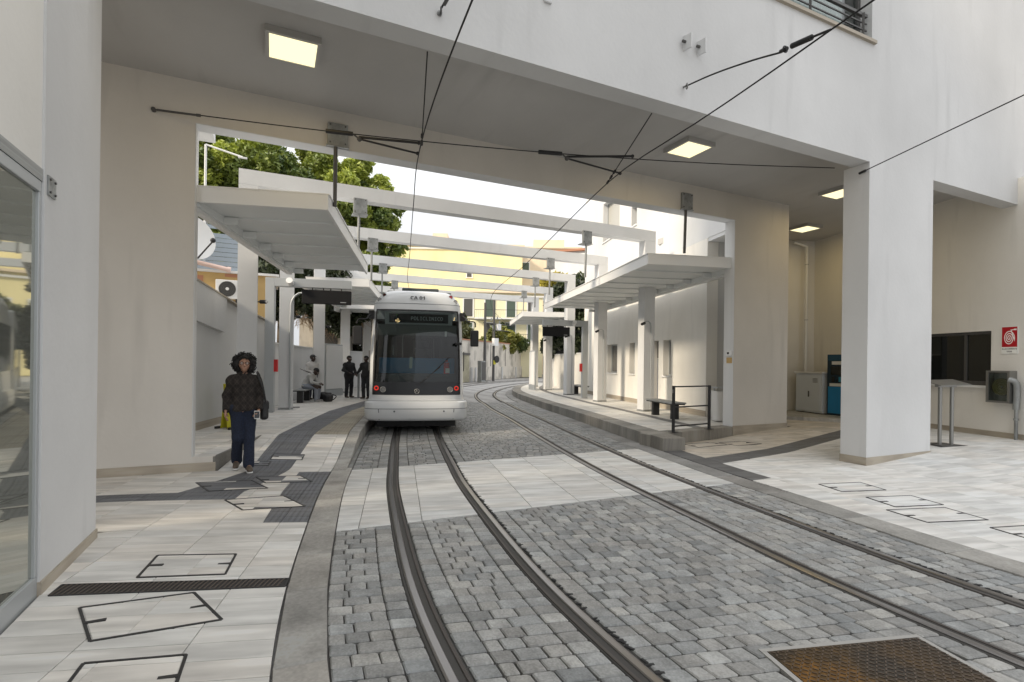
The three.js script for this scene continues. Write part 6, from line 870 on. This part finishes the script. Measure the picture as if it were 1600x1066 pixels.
function farHouse(label, p0, p1, depth, h, wall, rows, cols, o = {}) { // facade from p0 to p1 (left to right)
  const dx = p1[0] - p0[0], dz = p1[1] - p0[1], L = Math.hypot(dx, dz), t = thing('apartment_house', label, 'house', [p0[0], 0, p0[1]], Math.atan2(-dz, dx));
  part('wall', wuv(span(0, L, 0, h, -depth, 0)), wall, t); part('roof', [span(-0.3, L + 0.3, h, h + 0.25, -depth - 0.3, 0.45), ...(o.attic ?? []).map(([x, w, hh]) => span(x, x + w, h + 0.25, h + hh, -4, -0.6))], o.roof ?? M.terra, t); part('cornice', span(-0.1, L + 0.1, h - 0.5, h - 0.28, 0.001, 0.22), M.whiteMetal, t);
  rows.forEach((y, j) => { for (let i = 0; i < cols; i++) { const x = (L * (i + 0.5)) / cols, ww = o.w ?? 1.1, hh = o.wh ?? 1.9; if (o.skip && o.skip(i, j)) continue; const w = part('window', span(x - ww / 2, x + ww / 2, y, y + hh, 0.001, 0.06), (i + j) % 3 === 1 ? M.darkSteel : M.shutter, t); part('surround', [span(x - ww / 2 - 0.14, x - ww / 2, y - 0.1, y + hh + 0.14, 0.001, 0.09), span(x + ww / 2, x + ww / 2 + 0.14, y - 0.1, y + hh + 0.14, 0.001, 0.09), span(x - ww / 2, x + ww / 2, y + hh, y + hh + 0.14, 0.001, 0.09), span(x - ww / 2 - 0.2, x + ww / 2 + 0.2, y - 0.2, y - 0.1, 0.001, 0.16)], M.whiteMetal, w); } });
  for (const [x0, x1, y] of o.balconies ?? []) { const b = part('balcony', span(x0, x1, y - 0.18, y, 0.0, 1.2), M.whiteMetal, t); part('railing', [span(x0, x1, y + 0.95, y + 1.0, 1.12, 1.17), ...Array.from({ length: Math.floor((x1 - x0) / 0.25) }, (_, i) => span(x0 + i * 0.25, x0 + i * 0.25 + 0.03, y, y + 0.95, 1.13, 1.16))], M.iron, b); }
  return t;
}
farHouse('tall pale yellow apartment house behind the portal frames', [13.2, -76.8], [33.2, -68], 12, 18.9, M.yellowPl, [3.5, 7.4, 11, 14.4], 7, { roof: M.peach, attic: [[8.5, 2.2, 2.0]], wh: 1.3, w: 0.7, skip: (i, j) => (i * 7 + j * 3) % 4 !== 1 });
farHouse('peach apartment house right of the pale yellow one', [35, -74.5], [44.5, -70], 12, 20.2, M.peach, [4, 8, 12, 16], 3, { roof: M.peach, attic: [[3, 5, 1.6]], skip: (i, j) => (i + j) % 2 === 0 });
farHouse('ochre house with white balconies above the stained wall', [21.0, -61.5], [31.0, -57.4], 9, 10.6, M.yellowPale, [4.6, 7.6], 4, { roof: M.peach, balconies: [[2.2, 8.8, 7.4], [3.5, 9.0, 4.4]], wh: 2.2 });
farHouse('low cream house left of the balconies, partly behind the tram', [12.5, -65], [20.5, -62], 8, 9.6, M.yellowPl, [4.8], 4, { roof: M.peach, wh: 2.3, w: 0.8 });
farHouse('white house seen between the peach house and the terminal building', [30.5, -54.5], [35.5, -49.5], 8, 15.2, M.white, [5, 9], 2, {});

// ---------------------------------------------------------------- trees and shrubs
const leafGeo = (() => { const R = rng(55), pos = []; for (let i = 0; i < 9; i++) { const c = new THREE.Vector3(R() - 0.5, R() - 0.5, R() - 0.5).multiplyScalar(0.9), q = new THREE.Quaternion().setFromEuler(new THREE.Euler(R() * 6.3, R() * 6.3, R() * 6.3)), l = 0.26 + 0.14 * R(), w = 0.11 + 0.05 * R(); const v = [[-l, 0, 0], [0, 0.04, w], [l, 0, 0], [0, 0.04, -w]].map((p) => new THREE.Vector3(...p).applyQuaternion(q).add(c).toArray()); pos.push(...v[0], ...v[1], ...v[2], ...v[0], ...v[2], ...v[3]); } const g = new THREE.BufferGeometry(); g.setAttribute('position', new THREE.Float32BufferAttribute(pos, 3)); g.computeVertexNormals(); return g; })();
const twigGeo = (() => { const R = rng(56), l = []; for (let i = 0; i < 7; i++) { const c = [R() - 0.5, R() - 0.5, R() - 0.5]; l.push(flat(rod(c, [c[0] + (R() - 0.5) * 1.2, c[1] - R() * 1.0, c[2] + (R() - 0.5) * 1.2], 0.012, 4, 0.006))); } return mergeGeometries(l); })();
function foliage(parent, name, blobs, n, size, cols, seed, geo = leafGeo, m = leafMat) {
  const R = rng(seed), np = geo.attributes.position, V = np.count, P = new Float32Array(n * V * 3), N = new Float32Array(n * V * 3), K = new Float32Array(n * V * 3), nn = geo.attributes.normal, tv = new THREE.Vector3(), o = new THREE.Object3D(), tot = blobs.reduce((a, b) => a + b[3] * b[3], 0), c = new THREE.Color(); let k = 0;
  const clumps = blobs.map((b) => Array.from({ length: Math.max(6, Math.round(b[3] * b[3] * 5)) }, () => { const u = R() * 2 - 1, a = R() * 6.2832, r = b[3] * (0.72 + 0.34 * R()), s = Math.sqrt(1 - u * u); return [b[0] + r * s * Math.cos(a) * (b[4] ?? 1), b[1] + r * u * (b[5] ?? 0.9), b[2] + r * s * Math.sin(a), 0.22 + 0.3 * R(), R()]; }));
  blobs.forEach((b, bi) => { const cnt = bi === blobs.length - 1 ? n - k : Math.round((n * b[3] * b[3]) / tot); for (let i = 0; i < cnt && k < n; i++, k++) { const q = clumps[bi][Math.floor(R() * clumps[bi].length)], rr = q[3] * Math.min(1.4, 0.5 + b[3] * 0.4) * Math.cbrt(R()), u = R() * 2 - 1, a = R() * 6.2832, s = Math.sqrt(1 - u * u); o.position.set(q[0] + rr * s * Math.cos(a), q[1] + rr * u, q[2] + rr * s * Math.sin(a)); o.rotation.set(R() * 6.3, R() * 6.3, R() * 6.3); o.scale.setScalar(size * (0.7 + 0.6 * R())); o.updateMatrix(); for (let v = 0; v < V; v++) { tv.fromBufferAttribute(np, v).applyMatrix4(o.matrix); P.set([tv.x, tv.y, tv.z], (k * V + v) * 3); tv.fromBufferAttribute(nn, v).applyQuaternion(o.quaternion); N.set([tv.x, tv.y, tv.z], (k * V + v) * 3); } const A = cols[0], B = cols[1], t = clamp(q[4] * 0.7 + 0.3 * R(), 0, 1); c.setRGB(A[0] + t * (B[0] - A[0]), A[1] + t * (B[1] - A[1]), A[2] + t * (B[2] - A[2])); for (let v = 0; v < V; v++) K.set([c.r, c.g, c.b], (k * V + v) * 3); } });
  const G = new THREE.BufferGeometry(); G.setAttribute('position', new THREE.BufferAttribute(P, 3)); G.setAttribute('normal', new THREE.BufferAttribute(N, 3)); G.setAttribute('color', new THREE.BufferAttribute(K, 3)); const im = new THREE.Mesh(G, m);
  im.name = name; im.castShadow = im.receiveShadow = true; parent.add(im); return im;
}
function limbs(parent, base, h, r, ends) { part('trunk', [rod(base, [base[0], base[1] + h, base[2]], r, 12, r * 0.7), ...ends.map((e) => rod([base[0], base[1] + h * (0.75 + 0.2 * (e[3] ?? 0)), base[2]], e.slice(0, 3), r * 0.42, 8, r * 0.12))], M.bark, parent); }
{
  const t = thing('tree', 'large dense evergreen tree behind the left canopy', 'tree');
  limbs(t, [0.6, 0, -33.4], 6, 0.5, [[-3.2, 9.5, -34.5], [0, 10.5, -33], [2.8, 10, -32], [4.8, 9.6, -31], [5.2, 11.5, -30.8], [-5, 11, -35.5]]);
  foliage(t, 'crown', [[-5.5, 11, -36, 5.2], [-2.2, 10.6, -34, 4.2], [0.6, 10.8, -32.8, 3.4], [2.9, 10.6, -32, 2.4], [4.4, 9.9, -31.2, 1.8], [5.4, 10.2, -30.7, 1.2], [4.1, 12.4, -31.2, 0.9], [5.3, 11.9, -30.7, 0.75], [5.9, 9.2, -30.4, 0.8], [6.3, 10.9, -30.2, 0.5], [3.2, 13.2, -31.4, 0.55], [4.7, 13.3, -31, 0.4], [6.4, 8.6, -30.1, 0.45], [2.2, 13.6, -32, 0.6], [1.2, 13.4, -32.6, 1.4], [4.2, 7.2, -31, 1.9], [1, 6.6, -32, 2.4], [-3, 6.4, -33, 3]], 50000, 0.43, [[0.045, 0.095, 0.014], [0.46, 0.52, 0.07]], 401);
  const mk = (name, label, cat, blobs, n, size, cols, seed, trunk) => { const o = thing(name, label, cat); limbs(o, trunk, blobs[0][1] - trunk[1], 0.12, blobs.slice(0, 3).map((b) => [b[0], b[1] + b[3] * 0.3, b[2]])); foliage(o, 'crown', blobs, n, size, cols, seed); return o; };
  mk('dark_shrub', 'dark green hedge behind the ochre house, under the canopy edge', 'shrub', [[-0.3, 5.2, -25, 1.6], [1.6, 5.0, -25.5, 1.5], [3, 4.6, -27, 1.4]], 3600, 0.5, [[0.02, 0.035, 0.01], [0.05, 0.07, 0.02]], 402, [0.5, 0, -25.6]);
  mk('dark_shrub', 'dark ivy mass between the last left column and the tram', 'shrub', [[4.8, 3.9, -32.5, 1.8], [6.2, 4.4, -33.5, 1.8], [5.4, 2.5, -32.8, 1.5], [7.5, 3.2, -34, 1.9]], 4200, 0.5, [[0.02, 0.03, 0.012], [0.06, 0.065, 0.03]], 403, [5.8, 0, -33.4]);
  mk('hedge', 'dark hedge behind the iron railing on the right', 'hedge', [[15.6, 3.4, -24.2, 1.3], [16.4, 4.2, -26.2, 1.7], [17.4, 3.4, -28.4, 1.5], [16.2, 5.2, -25.6, 1.4], [17.9, 4.8, -28, 1.5], [15.2, 4.6, -23.2, 1.0]], 5200, 0.5, [[0.02, 0.035, 0.012], [0.06, 0.085, 0.02]], 404, [16.5, 0, -26.5]);
  mk('bush', 'bright yellow green bush over the stained wall, right of the masts', 'bush', [[22.2, 4.2, -53.4, 1.3], [24, 4.1, -55.3, 1.5], [25.8, 4.3, -57.2, 1.5]], 3000, 0.75, [[0.10, 0.12, 0.02], [0.30, 0.29, 0.03]], 405, [24, 0, -55.6]);
  mk('bush', 'green bush over the stained wall beside the far canopy', 'bush', [[27.3, 4.9, -58.6, 1.9], [28.8, 4.6, -60.3, 1.6]], 2600, 0.75, [[0.05, 0.09, 0.02], [0.15, 0.20, 0.04]], 406, [28, 0, -59.8]);
  mk('bush', 'olive bush over the stained wall right beside the tram mirror', 'bush', [[13.8, 4.4, -43.6, 1.4], [15.6, 4.3, -45.8, 1.5]], 2600, 0.75, [[0.06, 0.075, 0.02], [0.17, 0.17, 0.04]], 407, [14.8, 0, -45]);
  mk('bush', 'vivid yellow flowering bush between the portal frames and the right canopy', 'bush', [[27.5, 10.8, -49.5, 1.3], [28.6, 10.2, -49.2, 1.1]], 2200, 0.8, [[0.25, 0.22, 0.02], [0.50, 0.42, 0.03]], 408, [28, 0, -49.8]);
  const dv = thing('dry_creeper', 'dry brown creeper hanging over the yard behind the left platform', 'climbing plant'); limbs(dv, [2.2, 0, -30.4], 4, 0.1, [[1.2, 5.2, -29.6], [3.2, 5.4, -30], [4, 5, -30.4]]); foliage(dv, 'tangle', [[1.4, 5.0, -29.0, 1.3], [2.7, 4.9, -29.6, 1.3], [3.9, 4.6, -30.2, 1.2], [3.2, 5.8, -30, 0.9]], 2600, 0.6, [[0.28, 0.19, 0.12], [0.46, 0.34, 0.22]], 409, twigGeo, M.twig);
}
renderer.render(scene, camera);
